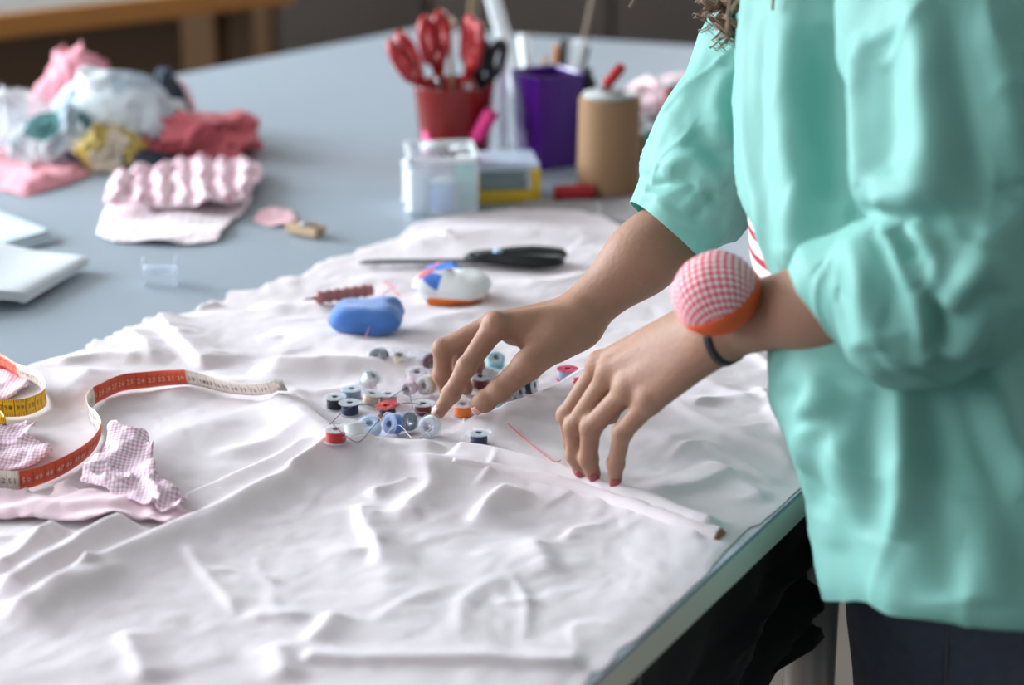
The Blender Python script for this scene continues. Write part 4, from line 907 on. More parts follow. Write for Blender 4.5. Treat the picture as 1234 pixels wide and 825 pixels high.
for (c, s) in [((-w_/2, 0), (.006, d__+.006)), ((w_/2, 0), (.006, d__+.006)), ((0, -d__/2), (w_+.006, .006)), ((0, d__/2), (w_+.006, .006))]: box(bm, (c[0], c[1]+.05, h_), (s[0], s[1], .006), None, .001)
tag(bmobj('rim', bm, m_wpl, root), 'white rim')
def in_box(name, x, y, z, r, h, m, label, tilt=0, cat='thread spool'):
    M = Matrix.Translation(bxA) @ Matrix.Rotation(bxr, 4, 'Z') @ Matrix.Translation((x, y+.05, z)) @ Matrix.Rotation(tilt, 4, 'Y')
    rt_ = empty(name, (0, 0, 0), label=label, cat=cat); rt_.matrix_world = M
    bm = bmesh.new(); lathe(bm, [(.004, .002)]+[(r*(.86+.02*(i % 2)), .003+(h-.006)*i/16) for i in range(17)]+[(.004, h-.002)], 20); bmobj('thread_winding', bm, m, rt_, True)
    bm = bmesh.new(); lathe(bm, [(0, 0), (r, 0), (r, .002), (.004, .003), (.004, h-.003), (r, h-.002), (r, h), (0, h)], 20); bmobj('core', bm, m_wpl, rt_, True)
mg = mat('green thread', (.02, .28, .18), .6); mb = mat('light blue thread', (.28, .42, .70), .6); mwh = mat('white thread', (.72, .74, .78), .6); mpk = mat('magenta thread', (.75, .03, .22), .5); mlil = mat('lilac thread', (.70, .55, .64), .6)
in_box('thread_spool', -.030, -.02, .003, .016, .045, mwh, 'white thread spool at the left inside the clear box')
in_box('thread_spool', -.002, -.028, .003, .017, .040, mb, 'light blue thread spool at the front inside the clear box')
in_box('thread_spool', -.010, .016, .003, .015, .072, mlil, 'lilac thread spool rising above the rim of the clear box')
in_box('thread_spool', .030, -.018, .003, .014, .064, mg, 'green thread spool at the right inside the clear box')
in_box('thread_spool', .024, .022, .003, .014, .066, mat('olive thread', (.35, .33, .25), .6), 'olive grey thread spool at the back of the clear box')
in_box('thread_spool', -.036, .024, .003, .012, .050, mwh, 'white thread spool at the back left of the clear box')
# magenta lighter-like spools leaning on things
stick(dp(574, 168, 2.60), dp(593, 134, 2.58), .010, mpk, 'thread_spool', 'bright magenta spool leaning above the box, right of its lilac spool', 'thread spool')
stick(at(522, 205, .012), dp(513, 135, 2.64), .008, mpk, 'marker_pen', 'magenta marker standing left of the box in front of the red cup', 'marker')
# second box with yellow clips
b2 = at(608, 243); root = empty('storage_box', b2, (0, 0, .12), 'small clear box with pale blue lid and yellow clips beside the larger box', 'box')
w2, d2, h2 = .080, .07, .040; bm = bmesh.new()
for (c, s) in [((-w2/2, 0, h2/2), (.002, d2, h2)), ((w2/2, 0, h2/2), (.002, d2, h2)), ((0, -d2/2, h2/2), (w2, .002, h2)), ((0, d2/2, h2/2), (w2, .002, h2)), ((0, 0, .001), (w2, d2, .002))]: box(bm, (c[0], c[1]+.035, c[2]), s)
bmobj('box_body', bm, m_box2, root)
bm = bmesh.new(); box(bm, (0, .035, h2+.004), (w2+.008, d2+.008, .009), None, .002); bmobj('lid', bm, m_lid, root)
bm = bmesh.new(); box(bm, (0, -.006, .008), (w2+.004, .009, .015), None, .002)
for s in (1, -1): box(bm, (s*(w2/2-.002), -.006, .022), (.012, .009, .040), None, .002)
bmobj('clip', bm, m_yelp, root)
bm = bmesh.new(); box(bm, (0, .035, .016), (w2-.02, d2-.02, .026), None, .003); box(bm, (.0, .035, .034), (w2-.024, d2-.03, .010), None, .003)
o = bmobj('folded_ribbon', bm, mat('teal ribbon', (.03, .22, .26), .6)); o.matrix_world = Matrix.Translation(b2+Vector((0, 0, .0005))) @ Matrix.Rotation(.12, 4, 'Z'); tag(o, 'folded teal ribbon inside the box with yellow clips', 'ribbon')
# peach ball left of the box
bm = bmesh.new(); bmesh.ops.create_icosphere(bm, subdivisions=3, radius=.017)
for v in bm.verts: v.co.z = max(v.co.z, -.014)
o = bmobj('felt_ball', bm, mat('peach felt', (.82, .58, .42), .9), None, True); o.location = at(508, 205, .014); tag(o, 'peach felt ball peeking out left of the clear box', 'ball')
# grey fabric offcuts on the table around the box
m_greyf = mat('grey linen', (.32, .30, .31), .9, bump=(200, .2)); m_nav = mat('navy cotton scrap', (.06, .08, .14), .9)
scrap('fabric_scrap', [(600, 262), (632, 244), (680, 238), (760, 234), (830, 240), (870, 268), (800, 285), (740, 266), (660, 256)], m_greyf, 'grey linen offcut between the boxes and the pink fabric', amp=.004, fold_s=.04, seed=91, on_cloth=False, h0=.0005)
bundle(815, 150, .09, .06, .050, m_blush, 'pale blush cloth bundle behind the beige cylinder', 95, .1, .3)
bundle(795, 182, .05, .035, .040, m_greyf, 'grey cloth bundle behind the sleeve right of the beige cylinder', 99, .1, .4)
for (px, py, r, h, c, lab) in [(786, 200, .011, .06, mg, 'green spool standing right of the beige cylinder'), (806, 196, .014, .070, mat('dark plum thread', (.05, .03, .045), .6), 'dark plum spool beside the green one near the sleeve'), (772, 196, .010, .05, mat('brown thread', (.22, .10, .04), .6), 'brown spool half hidden by the beige cylinder'), (806, 160, .010, .078, mat('brick thread', (.35, .08, .07), .6), 'brick red spool behind the dark plum spool')]:
    p = at(px, py+6); root = empty('thread_spool', p, label=lab, cat='thread spool'); bm = bmesh.new(); lathe(bm, [(.003, .003), (r*.9, .004), (r*.9, h-.004), (.003, h-.003)], 20); bmobj('thread_winding', bm, c, root, True)
    bm = bmesh.new(); lathe(bm, [(0, 0), (r, 0), (r, .003), (.003, .004), (.003, h-.004), (r, h-.003), (r, h), (0, h)], 20); bmobj('core', bm, mwh, root, True)

# ================================================================== BACKGROUND FURNITURE
m_owood = mat('orange brown wood', (.42, .17, .035), .45, var=.2, var_scale=8); m_dark = mat('dark brown panel', (.055, .042, .034), .6, var=.2, var_scale=4); m_brown = mat('mid brown wood', (.10, .052, .024), .5, var=.2, var_scale=6)
m_gtop = mat('pale worktop', (.20, .185, .175), .5)
def furn_box(name, c, s, rz, m, parent):
    bm = bmesh.new(); box(bm, c, s, None, .004); return bmobj(name, bm, m, parent)
# neighbouring table, far left
root = empty('side_table', (-1.66, 3.68, 0), (0, 0, .70), 'pale-topped side table with an orange wooden edge beyond the cutting table', 'table')
furn_box('tabletop', (0, 0, .895), (2.4, .9, .02), 0, m_gtop, root); furn_box('edge_trim', (0, -.455, .885), (2.4, .02, .045), 0, m_owood, root)
for x in (-1.15, 1.1):
    for y in (-.38, .38): furn_box('leg', (x, y, .44), (.06, .06, .87), 0, m_brown, root)
furn_box('drawer_cabinet', (.62, .0, .45), (.75, .7, .86), 0, m_brown, root); furn_box('drawer_cabinet', (-.6, .0, .45), (.8, .7, .86), 0, m_dark, root)
# brown cupboards further back
root = empty('low_cupboard', (-.75, 6.3, 0), (0, 0, .12), 'low brown wooden cupboard in the background left of the red scissors', 'cupboard')
furn_box('carcass', (0, 0, .40), (1.9, .5, .80), 0, m_brown, root); furn_box('worktop', (0, -.01, .82), (1.96, .56, .035), 0, m_gtop, root)
for k in range(4): furn_box('door', (-.70+k*.467, -.262, .42), (.44, .018, .70), 0, (m_brown if k % 2 else m_dark), root)
root = empty('dark_cabinet', (.75, 5.6, 0), (0, 0, -.05), 'dark brown cabinet in the background behind the purple cup', 'cabinet')
furn_box('carcass', (0, 0, .55), (1.9, .5, 1.1), 0, m_dark, root)
for k in range(4): furn_box('door', (-.7+k*.467, -.26, .56), (.45, .018, 1.0), 0, m_dark, root)

# ================================================================== PERSON
m_skin = mat('skin', (.335, .18, .12), .58, sss=.2, bump=(220, .25), var=.08, var_scale=35)
m_skin.node_tree.nodes['Principled BSDF'].inputs['Specular IOR Level'].default_value = .3
m_nail = mat('pink nail', (.72, .36, .33), .25, coat=.4); m_rednail = mat('red nail polish', (.30, .05, .055), .35, coat=.2)
person = empty('person', (.36, 1.50, 0), label='person in a loose mint green shirt leaning over the table sorting bobbins', cat='person')
PO = np.array([.36, 1.50, 0])
def D(px, py, d): return np.array(dp(px, py, d))
bodyV = []; bodyF = []
def add_body(V, F):
    b0 = sum(len(v) for v in bodyV); bodyV.append(V); bodyF.append(np.asarray(F)+b0)
NAILS = []
def hand(S, w, palm, fingers, rs_palm):
    """palm: list of (wrist-side point, knuckle point, r0, r1); fingers: list of (points, radii)"""
    for a, b, r0, r1 in palm: S.cap(a, b, r0, r1, k=.012)
    for pts, rs in fingers:
        T = SDF(S.lo, S.lo+S.h*(S.n-1), S.h); T.n = S.n; T.ax = S.ax; T.f = np.full(S.n, .04, np.float32)
        T.chain(pts, rs, k=.003)
        for i in range(1, len(pts)-1): T.cap(pts[i], pts[i], rs[i]*1.06, k=.003)      # joints
        S.merge(T, k=.0045)
def nail(tip, prev, up, r, m):
    tip = np.array(tip, float); ax = tip-np.array(prev); ax /= np.linalg.norm(ax); up = np.array(up, float); up -= ax*(up@ax); up /= np.linalg.norm(up); sd = np.cross(ax, up)
    V = []; n = 8
    for i in range(n+1):
        for j in range(n+1):
            s = i/n*2-1; t = j/n*2-1; a = s*.85
            V.append(tip+ax*(t*r*.75-r*.05)+sd*(math.sin(a)*r*.93)+up*(math.cos(a)*r*.97+.0004-.10*r*max(0, t)**2))
    o = mesh('fingernail', np.array(V)-PO, grid_faces(n+1, n+1, False), m, person); thicken(o, .0007, 0)
# ---- left hand (near), wears the pincushion
h = .0016
LW = D(872, 394, 1.49); LE = D(1150, 338, 1.345)
lmc = {'i': D(722, 442, 1.585), 'm': D(735, 452, 1.56), 'r': D(757, 470, 1.54), 'p': D(783, 484, 1.525)}
lw = {'i': D(850, 380, 1.515), 'm': D(858, 388, 1.50), 'r': D(864, 400, 1.49), 'p': D(868, 412, 1.485)}
pts = [LW, LE, *lmc.values(), D(690, 590, 1.62), D(760, 600, 1.60)]
S = SDF(np.min(pts, 0)-.055, np.max(pts, 0)+.055, h)
S.cap(LW, LW+(LE-LW)*.45, .0230, .0245, k=.015); S.cap(LW+(LE-LW)*.45, LE, .0245, .036, k=.03)
S.cap(D(905, 370, 1.47), D(1010, 352, 1.42), .018, .021, k=.015)
palm = [(lw['i'], lmc['i'], .0150, .0105), (lw['m'], lmc['m'], .0165, .0115), (lw['r'], lmc['r'], .0165, .0110), (lw['p'], lmc['p'], .0150, .0100), (D(862, 398, 1.50), D(800, 430, 1.545), .020, .019)]
fing = [([lmc['i'], D(683, 500, 1.60), D(690, 535, 1.625), D(696, 560, 1.63)], [.0092, .0078, .0070, .0060]),
        ([lmc['m'], D(692, 514, 1.585), D(693, 548, 1.598), D(701, 571, 1.600)], [.0096, .0082, .0072, .0060]),
        ([lmc['r'], D(712, 515, 1.565), D(709, 552, 1.585), D(715, 571, 1.590)], [.0095, .0082, .0074, .0062]),
        ([lmc['p'], D(750, 521, 1.545), D(742, 558, 1.570), D(741, 579, 1.578)], [.0090, .0074, .0066, .0056]),
        ([D(835, 392, 1.545), D(775, 432, 1.60), D(745, 470, 1.63), D(735, 500, 1.64)], [.0150, .0125, .0095, .0080])]
hand(S, 0, palm, fing, None)
for k_, q in lmc.items():
    a = lw[k_]; upv = np.array([0, -.25, 1.]); off_ = upv*.0085
    S.cap(a+(q-a)*.35+off_, q+off_*.75, .0022, .0030, k=.008)          # tendons
    S.cap(q+upv*.004, q+upv*.004, .0090, k=.006)                     # knuckles
V, F = S.mesh(); V[:, :] += 0; add_body(V, F)
nail(D(701, 571, 1.600), D(693, 548, 1.598), (-.1, -1, .2), .0058, m_rednail); nail(D(715, 571, 1.590), D(709, 552, 1.585), (0, -1, .2), .0058, m_rednail)
nail(D(741, 579, 1.578), D(742, 558, 1.570), (0, -1, .2), .0058, m_rednail); nail(D(696, 560, 1.63), D(690, 535, 1.625), (-.2, -1, .2), .0058, m_rednail)
# ---- right hand (far), picking a bobbin
RW = D(706, 372, 1.745); RE = D(880, 215, 1.73)
rmc = {'i': D(597, 393, 1.722), 'm': D(594, 391, 1.748), 'r': D(596, 390, 1.775), 'p': D(602, 390, 1.80)}
rw = {'i': D(690, 384, 1.730), 'm': D(692, 378, 1.748), 'r': D(695, 375, 1.762), 'p': D(698, 374, 1.775)}
pts = [RW, RE, *rmc.values(), D(520, 505, 1.72), D(560, 470, 1.85)]
S = SDF(np.min(pts, 0)-.055, np.max(pts, 0)+.055, h)
S.cap(RW, RW+(RE-RW)*.4, .0225, .0260, k=.02); S.cap(RW+(RE-RW)*.4, RE, .0260, .038, k=.03)
CMC = D(672, 408, 1.725); TMC = D(636, 440, 1.700)
palm = [(rw[k_], rmc[k_], .0145, r_) for k_, r_ in zip('imrp', (.0118, .0112, .0105, .010))]+[(D(702, 392, 1.735), CMC, .0185, .0165), (CMC, TMC, .0170, .0130), (D(690, 398, 1.74), D(640, 405, 1.735), .018, .0145), (D(650, 400, 1.75), D(620, 400, 1.76), .016, .012)]
fing = [([rmc['i'], D(562, 442, 1.712), D(544, 474, 1.716), D(529, 496, 1.722)], [.0108, .0084, .0076, .0060]),
        ([rmc['m'], D(534, 420, 1.752), D(533, 452, 1.757), D(540, 474, 1.762)], [.0105, .0088, .0080, .0068]),
        ([rmc['r'], D(549, 412, 1.790), D(553, 448, 1.797), D(562, 468, 1.800)], [.0100, .0082, .0074, .0064]),
        ([rmc['p'], D(572, 410, 1.815), D(575, 440, 1.822), D(580, 458, 1.825)], [.0092, .0070, .0064, .0056]),
        ([TMC, D(602, 470, 1.700), D(584, 483, 1.703), D(576, 487, 1.705)], [.0128, .0096, .0090, .0076])]
hand(S, 0, palm, fing, None)
S.cap(D(598, 389, 1.715), D(598, 389, 1.715), .0105, k=.006)
V, F = S.mesh(); add_body(V, F)
nail(D(576, 488, 1.705), D(602, 470, 1.700), (.1, -.9, -.45), .0075, m_nail); nail(D(529, 496, 1.722), D(544, 474, 1.716), (-1, -.3, .1), .0058, m_nail); nail(D(540, 474, 1.762), D(533, 452, 1.757), (-1, -.2, .3), .0064, m_nail)
# ---- torso, upper arms, neck, head (coarser; mostly under the clothes)
SL = D(1150, -95, 1.42); SR = D(985, -70, 1.76); NK = (SL+SR)/2+np.array([-.03, .0, .035]); HD = NK+np.array([-.10, -.01, .12]); HIP = np.array([.37, 1.53, .86])
S = SDF([-.05, 1.1, .72], [.68, 2.0, 1.75], .007)
for a, b, r1, r2, k in [(HIP+[.05, -.06, -.02], HIP+[.05, .06, -.02], .07, .07, .04), (HIP+[.05, 0, 0], (SL+SR)/2+[.03, 0, -.12], .075, .075, .04), ((SL+SR)/2+[.01, -.06, -.10], (SL+SR)/2+[.02, .05, -.10], .075, .07, .04), (SL, SR, .048, .048, .05), (SL, LE, .046, .036, .03), (SR, RE, .036, .034, .02), ((SL+SR)/2, NK+(HD-NK)*.5, .052, .048, .04), (HD+[0, 0, -.01], HD+[-.005, 0, .04], .075, .082, .04), (HD+[-.04, 0, -.06], HD+[-.03, 0, -.03], .04, .05, .03)]: S.cap(a, b, r1, r2, k)
fc = np.array([-.85, .05, -.52]); fc /= np.linalg.norm(fc); rt_ = np.array([.05, 1., 0]); rt_ /= np.linalg.norm(rt_); upf = np.cross(rt_, fc); upf *= np.sign(upf[2])
S.cap(HD+fc*.078+upf*.01, HD+fc*.098-upf*.02, .008, .012, k=.012)
for s in (1, -1):
    S.cap(HD+rt_*s*.078, HD+rt_*s*.080-upf*.03, .012, .010, k=.008)
    S.cap(HD+fc*.088+rt_*s*.03+upf*.012, HD+fc*.088+rt_*s*.03+upf*.012, .010, k=.010, sub=True); S.cap(HD+fc*.074+rt_*s*.03+upf*.012, HD+fc*.074+rt_*s*.03+upf*.012, .012, k=.003)
V, F = S.mesh(); add_body(V, F)
bv = np.concatenate(bodyV); bf = np.concatenate(bodyF)
body = mesh('body', bv-PO, bf, m_skin, person)
sm = body.modifiers.new('smooth', 'SMOOTH'); sm.factor = .5; sm.iterations = 3
m_lip = mat('lips', (.5, .16, .15), .4)
bm = bmesh.new(); bmesh.ops.create_uvsphere(bm, u_segments=16, v_segments=10, radius=1); bmesh.ops.scale(bm, vec=(.006, .022, .007), verts=bm.verts); o = bmobj('mouth', bm, m_lip, person, True); o.location = Vector(HD+fc*.086-upf*.045-PO)

# ---- clothes
def clr(r, g, b): return (r, g, b)
m_mint = mat('mint cotton shirt', (.27, .585, .52), .62, sheen=.10, bump=(500, .08))
nt = m_mint.node_tree; b = nt.nodes['Principled BSDF']; tr = nt.nodes.new('ShaderNodeBsdfTranslucent'); tr.inputs[0].default_value = (.05, .64, .55, 1); ms = nt.nodes.new('ShaderNodeMixShader'); ms.inputs[0].default_value = .27
nt.links.new(b.outputs[0], ms.inputs[1]); nt.links.new(tr.outputs[0], ms.inputs[2]); nt.links.new(ms.outputs[0], nt.nodes['Material Output'].inputs[0])
m_tee = stripes('red and white striped jersey', (.78, .76, .78), (.36, .012, .03), .0140, .38)
Fr = Vector((-.96, .28, 0)); La = Vector((.28, .96, 0))
def ring(pxl, py, d, w_b, w_a, side=0.0, tilt=0.0, yawd=0.0):
    """a torso ring whose front outline is at pixel column pxl; w_b half depth, w_a half width"""
    f = Matrix.Rotation(math.radians(yawd), 3, 'Z') @ Fr; l = Matrix.Rotation(math.radians(yawd), 3, 'Z') @ La
    ext = math.hypot(w_b*f.x, w_a*l.x); c = dp(pxl, py, d); c = c+Vector((ext, 0, 0))
    fz = Vector((f.x, f.y, -tilt)); return (tuple(c), (l.x*w_a, l.y*w_a, -side), tuple(fz*w_b))
def make_loft(name, rings, rows, segs, m, parent, folds=None, noise_a=.004, noise_s=.06, seed=1, sq=0.12, th=.0012, extra=None, uv=False, close_top=False):
    P = loft(rings, rows, segs, sq); R_, S_ = P.shape[:2]; N = grid_normals(P)
    Dn = noise_a*vnoise(P[..., 0], P[..., 1], P[..., 2]*.45, s=noise_s, seed=seed)+noise_a*.45*np.maximum(ridged(P[..., 0], P[..., 1], P[..., 2]*.5, s=noise_s*.7, seed=seed+1), 0)**3
    Dn = Dn+noise_a*.22*vnoise(P[..., 0], P[..., 1], P[..., 2]*.7, s=noise_s*.32, seed=seed+2)
    if folds: Dn = Dn+line_disp(P, folds)
    if extra is not None: Dn = Dn+extra(P, np.linspace(0, 1, R_)[:, None], np.linspace(0, 1, S_, endpoint=False)[None, :])
    P = P+N*Dn[..., None]; V = P.reshape(-1, 3); uvs = None
    if uv: uvs = np.stack([np.tile(np.linspace(0, 1, S_, endpoint=False), R_), V[:, 2]], 1)
    F = grid_faces(R_, S_)
    if close_top: F.append([(R_-1)*S_+k for k in range(S_)])
    o = mesh(name, V-PO, F, m, parent, uv=uvs); thicken(o, th, -1); return o, P
# rings from hem to collar
shirt_rings = [ring(992, 745, 1.50, .135, .165, .070, -.02), ring(984, 705, 1.50, .135, .170, .060, -.01), ring(974, 620, 1.51, .135, .175, .045), ring(960, 560, 1.515, .130, .178, .03), ring(942, 500, 1.52, .128, .178, .015), ring(928, 440, 1.53, .125, .178), ring(922, 380, 1.54, .122, .178), ring(920, 320, 1.55, .120, .178), ring(908, 270, 1.56, .118, .178), ring(890, 215, 1.57, .118, .178), ring(885, 140, 1.585, .118, .178), ring(886, 60, 1.60, .118, .178), ring(889, 0, 1.61, .116, .175), ring(902, -60, 1.62, .105, .165), ring(935, -110, 1.625, .07, .12), ring(945, -135, 1.63, .05, .07)]
# fold lines of the shirt: points in the room, height, width
FOLDS_TORSO = [
    ([(0.2095,1.4934,1.2764), (0.2041,1.4594,1.2266), (0.203,1.4257,1.1779), (0.206,1.3893,1.1375), (0.1989,1.3828,1.0896)],0.01,0.016),
    ([(0.1818,1.5455,1.2622), (0.1776,1.5085,1.211), (0.1767,1.4672,1.1622), (0.1811,1.4264,1.1214), (0.1929,1.4278,1.0762)],0.005,0.008),
    ([(0.1914,1.5064,1.2557), (0.1865,1.4674,1.2001), (0.186,1.4251,1.147), (0.1907,1.3994,1.1036)],-0.004,0.009),
    ([(0.2333,1.4601,1.2572), (0.2307,1.4265,1.2085), (0.229,1.3933,1.1671), (0.2177,1.3671,1.1127)],-0.02,0.026),
    ([(0.1999,1.3989,1.1424), (0.2184,1.3815,1.1407), (0.2406,1.3728,1.1442)],0.008,0.014),
    ([(0.269,1.2998,1.0375), (0.268,1.2808,1.0067), (0.2637,1.2532,0.975), (0.2608,1.2445,0.9419)],0.013,0.011),
    ([(0.2506,1.3003,1.03), (0.2461,1.2728,0.9853), (0.2447,1.2579,0.9359)],-0.009,0.018),
    ([(0.2889,1.3002,1.0422), (0.2905,1.2706,0.9984), (0.2926,1.2324,0.9534), (0.2963,1.2108,0.9146)],-0.012,0.018),
    ([(0.2174,1.3173,1.0288), (0.209,1.3196,0.9917), (0.2104,1.3417,0.951)],0.01,0.018),
    ([(0.2337,1.3134,1.0407), (0.222,1.3031,1.0105), (0.2193,1.3282,0.9629), (0.2236,1.3247,0.9256)],-0.01,0.016),
    ([(0.2061,1.3483,0.9858), (0.2193,1.3033,1.0079)],-0.005,0.005),
    ([(0.1927,1.3791,0.9963), (0.2099,1.3239,1.0239), (0.2282,1.3139,1.0362)],-0.005,0.007),
    ([(0.3233,1.3017,1.0478), (0.3343,1.2743,1.0092), (0.3472,1.2389,0.9749)],0.014,0.018),
    ([(0.3118,1.3,1.0423), (0.323,1.2729,1.0036), (0.3353,1.2406,0.9681)],-0.01,0.01),
    ([(0.2328,1.3125,0.9437), (0.2349,1.3,0.9106)],0.005,0.018),
    ([(0.3166,1.2461,0.9719), (0.3171,1.2226,0.9396), (0.3179,1.2064,0.9106)],0.007,0.018),
]
FOLDS_NEAR_SLEEVE = [
    ([(0.2632,1.315,1.3086), (0.2656,1.2778,1.2606), (0.267,1.2487,1.2179), (0.2617,1.2347,1.1914), (0.2497,1.2418,1.177), (0.2349,1.2619,1.1696)],0.012,0.016),
    ([(0.2462,1.3155,1.2757), (0.2446,1.2826,1.2324), (0.2397,1.2601,1.1934)],-0.01,0.02),
    ([(0.2866,1.294,1.3009), (0.2905,1.2571,1.2485), (0.296,1.2317,1.2057), (0.3066,1.2203,1.1707)],-0.011,0.018),
    ([(0.3056,1.2982,1.311), (0.3108,1.2534,1.2492), (0.3237,1.2338,1.1944)],0.01,0.016),
    ([(0.2362,1.3365,1.2721), (0.2327,1.3217,1.2299), (0.2282,1.2788,1.1832)],0.008,0.01),
    ([(0.232,1.2879,1.1628), (0.2478,1.2434,1.1689), (0.2794,1.2173,1.1737), (0.2938,1.2115,1.1612)],-0.013,0.007),
    ([(0.2389,1.2571,1.1608), (0.2478,1.2368,1.1497), (0.2519,1.2263,1.1372), (0.2595,1.2187,1.1294)],0.01,0.006),
    ([(0.2547,1.2341,1.167), (0.2693,1.2165,1.151), (0.268,1.2143,1.1313)],0.01,0.006),
    ([(0.2463,1.2443,1.1614), (0.2592,1.223,1.147)],-0.009,0.006),
    ([(0.3006,1.2126,1.1565), (0.2855,1.2075,1.1334), (0.2759,1.212,1.1171)],0.013,0.01),
    ([(0.2643,1.2159,1.1281), (0.2729,1.2144,1.1074), (0.2745,1.221,1.0872)],-0.012,0.007),
    ([(0.2357,1.2625,1.1565), (0.2388,1.2353,1.1334), (0.2454,1.2242,1.0975)],-0.009,0.01),
    ([(0.2288,1.2837,1.1479), (0.2301,1.2447,1.1249), (0.2361,1.2337,1.0829)],0.007,0.012),
    ([(0.2596,1.2183,1.1273), (0.2665,1.2175,1.0997), (0.2696,1.2294,1.0729)],0.009,0.007),
    ([(0.3045,1.2093,1.1301), (0.2956,1.2141,1.1008), (0.2855,1.2249,1.0802)],0.009,0.011),
    ([(0.2089,1.3096,1.1202), (0.214,1.266,1.1127), (0.2257,1.2442,1.0851)],-0.006,0.01),
    ([(0.321,1.2303,1.1844), (0.3067,1.2157,1.1556), (0.3017,1.2085,1.1303)],0.01,0.014),
]
FOLDS_FAR_SLEEVE = [
    ([(0.1249,1.6336,1.1075), (0.1514,1.6215,1.1196), (0.1663,1.6137,1.1045), (0.1764,1.6146,1.0958)],0.007,0.008),
    ([(0.1133,1.6425,1.0888), (0.135,1.6168,1.0981), (0.158,1.609,1.0901), (0.1869,1.6202,1.0686)],-0.006,0.005),
    ([(0.1579,1.6106,1.0996), (0.1513,1.6095,1.0871), (0.1419,1.6096,1.0757)],0.005,0.005),
    ([(0.1692,1.6116,1.0951), (0.1596,1.6084,1.0817), (0.1504,1.6085,1.0674)],-0.005,0.004),
    ([(0.1352,1.6228,1.1087), (0.147,1.6131,1.1032), (0.1525,1.6097,1.0927)],-0.005,0.005),
    ([(0.1478,1.634,1.138), (0.1611,1.626,1.1327), (0.1761,1.6175,1.1135)],-0.006,0.01),
    ([(0.1829,1.6557,1.1898), (0.1738,1.638,1.1582), (0.1761,1.6221,1.1265)],0.006,0.01),
    ([(0.1827,1.6162,1.0782), (0.1785,1.6222,1.055), (0.1734,1.6359,1.0366)],0.004,0.005),
    ([(0.1181,1.6277,1.0824), (0.1352,1.6104,1.0712), (0.1623,1.6132,1.0546)],0.004,0.006),
]
# end of fold lines
def hem_wave(P, u, v):
    lo = np.clip(1-u/.55, 0, 1)
    return lo*(.004*np.sin(v*2*PI*7+1.0)+.003*np.sin(v*2*PI*12+2))
shirt, SP = make_loft('shirt', shirt_rings, 150, 200, m_mint, person, FOLDS_TORSO, .005, .07, 3, .12, extra=hem_wave)
# ---- near sleeve
def arm_rings(L):
    out = []; pts = [np.array(dp(*q[:3])) for q in L]
    for i, q in enumerate(L):
        if len(q) > 5: t = np.array(dp(q[0]+q[5], q[1]+q[6], q[2]+q[7]))-pts[i]; t /= np.linalg.norm(t); a = np.cross(t, [0, 1, 0]); a /= np.linalg.norm(a); b = np.cross(t, a); out.append((tuple(pts[i]), tuple(a*q[3]), tuple(b*q[4]))); continue
        t = pts[min(i+1, len(pts)-1)]-pts[max(i-1, 0)]; t /= np.linalg.norm(t)
        a = np.cross(t, [0, 1, 0]); a /= np.linalg.norm(a); b = np.cross(t, a)
        out.append((tuple(pts[i]), tuple(a*q[3]), tuple(b*q[4])))
    return out
sleeve_n = arm_rings([(1140, -130, 1.44, .075, .075), (1165, -60, 1.40, .090, .085), (1180, 40, 1.37, .092, .082), (1188, 130, 1.35, .091, .080), (1186, 210, 1.34, .090, .078), (1172, 270, 1.335, .085, .074), (1148, 325, 1.335, .070, .072), (1110, 352, 1.345, .060, .068), (1070, 362, 1.365, .056, .060), (1036, 364, 1.385, .052, .052, -50, 12, .01), (1004, 362, 1.40, .042, .044, -50, 24, .01), (982, 360, 1.41, .031, .038, -50, 34, .01)])
sl1, SP1 = make_loft('sleeve', sleeve_n, 190, 200, m_mint, shirt, FOLDS_NEAR_SLEEVE, .006, .05, 11, .0)
# ---- far sleeve
sleeve_f = arm_rings([(975, -60, 1.74, .070, .070), (950, 0, 1.73, .064, .064), (925, 60, 1.725, .058, .060), (895, 120, 1.72, .056, .058), (865, 175, 1.715, .058, .058), (848, 215, 1.712, .056, .055), (836, 240, 1.710, .053, .052), (822, 258, 1.71, .046, .047), (803, 280, 1.71, .041, .042)])
sl2, SP2 = make_loft('sleeve', sleeve_f, 150, 140, m_mint, shirt, FOLDS_FAR_SLEEVE, .005, .04, 21, .0)
# ---- striped tee
tee_rings = [ring(930, 420, 1.55, .100, .145), ring(912, 340, 1.56, .100, .145), ring(901, 290, 1.57, .100, .145), ring(897, 245, 1.58, .100, .145), ring(896, 150, 1.59, .100, .145), ring(897, 40, 1.60, .100, .145), ring(912, -70, 1.62, .08, .12)]
make_loft('striped_top', tee_rings, 60, 80, m_tee, person, None, .002, .05, 31, .1, uv=True)
# ---- jeans
m_jean = mat('dark navy denim', (.085, .10, .155), .85, sheen=.15, bump=(900, .4), var=.25, var_scale=90)
S = SDF([.12, 1.18, .02], [.62, 1.88, .95], .008)
HPl = np.array([.358, 1.455, .83]); HPr = np.array([.40, 1.63, .84])
S.cap(HPl+[.02, 0, .02], HPr+[0, 0, .02], .098, .098, .05)
for hp, kn, an in [(HPl, np.array([.362, 1.44, .48]), np.array([.36, 1.42, .10])), (HPr, np.array([.42, 1.64, .48]), np.array([.45, 1.65, .10]))]:
    S.cap(hp, kn, .088, .062, .04); S.cap(kn, an, .060, .048, .02)
V, F = S.mesh(); V[:, 0] += .003*vnoise(V[:, 0], V[:, 1], V[:, 2], s=.05, seed=5); V[:, 1] += .003*ridged(V[:, 0], V[:, 1], V[:, 2], s=.05, seed=6)
jeans = mesh('jeans', V-PO, F, m_jean, person)
from mathutils.bvhtree import BVHTree
jt = BVHTree.FromPolygons([tuple(v) for v in V], [list(map(int, f)) for f in F]); q = []
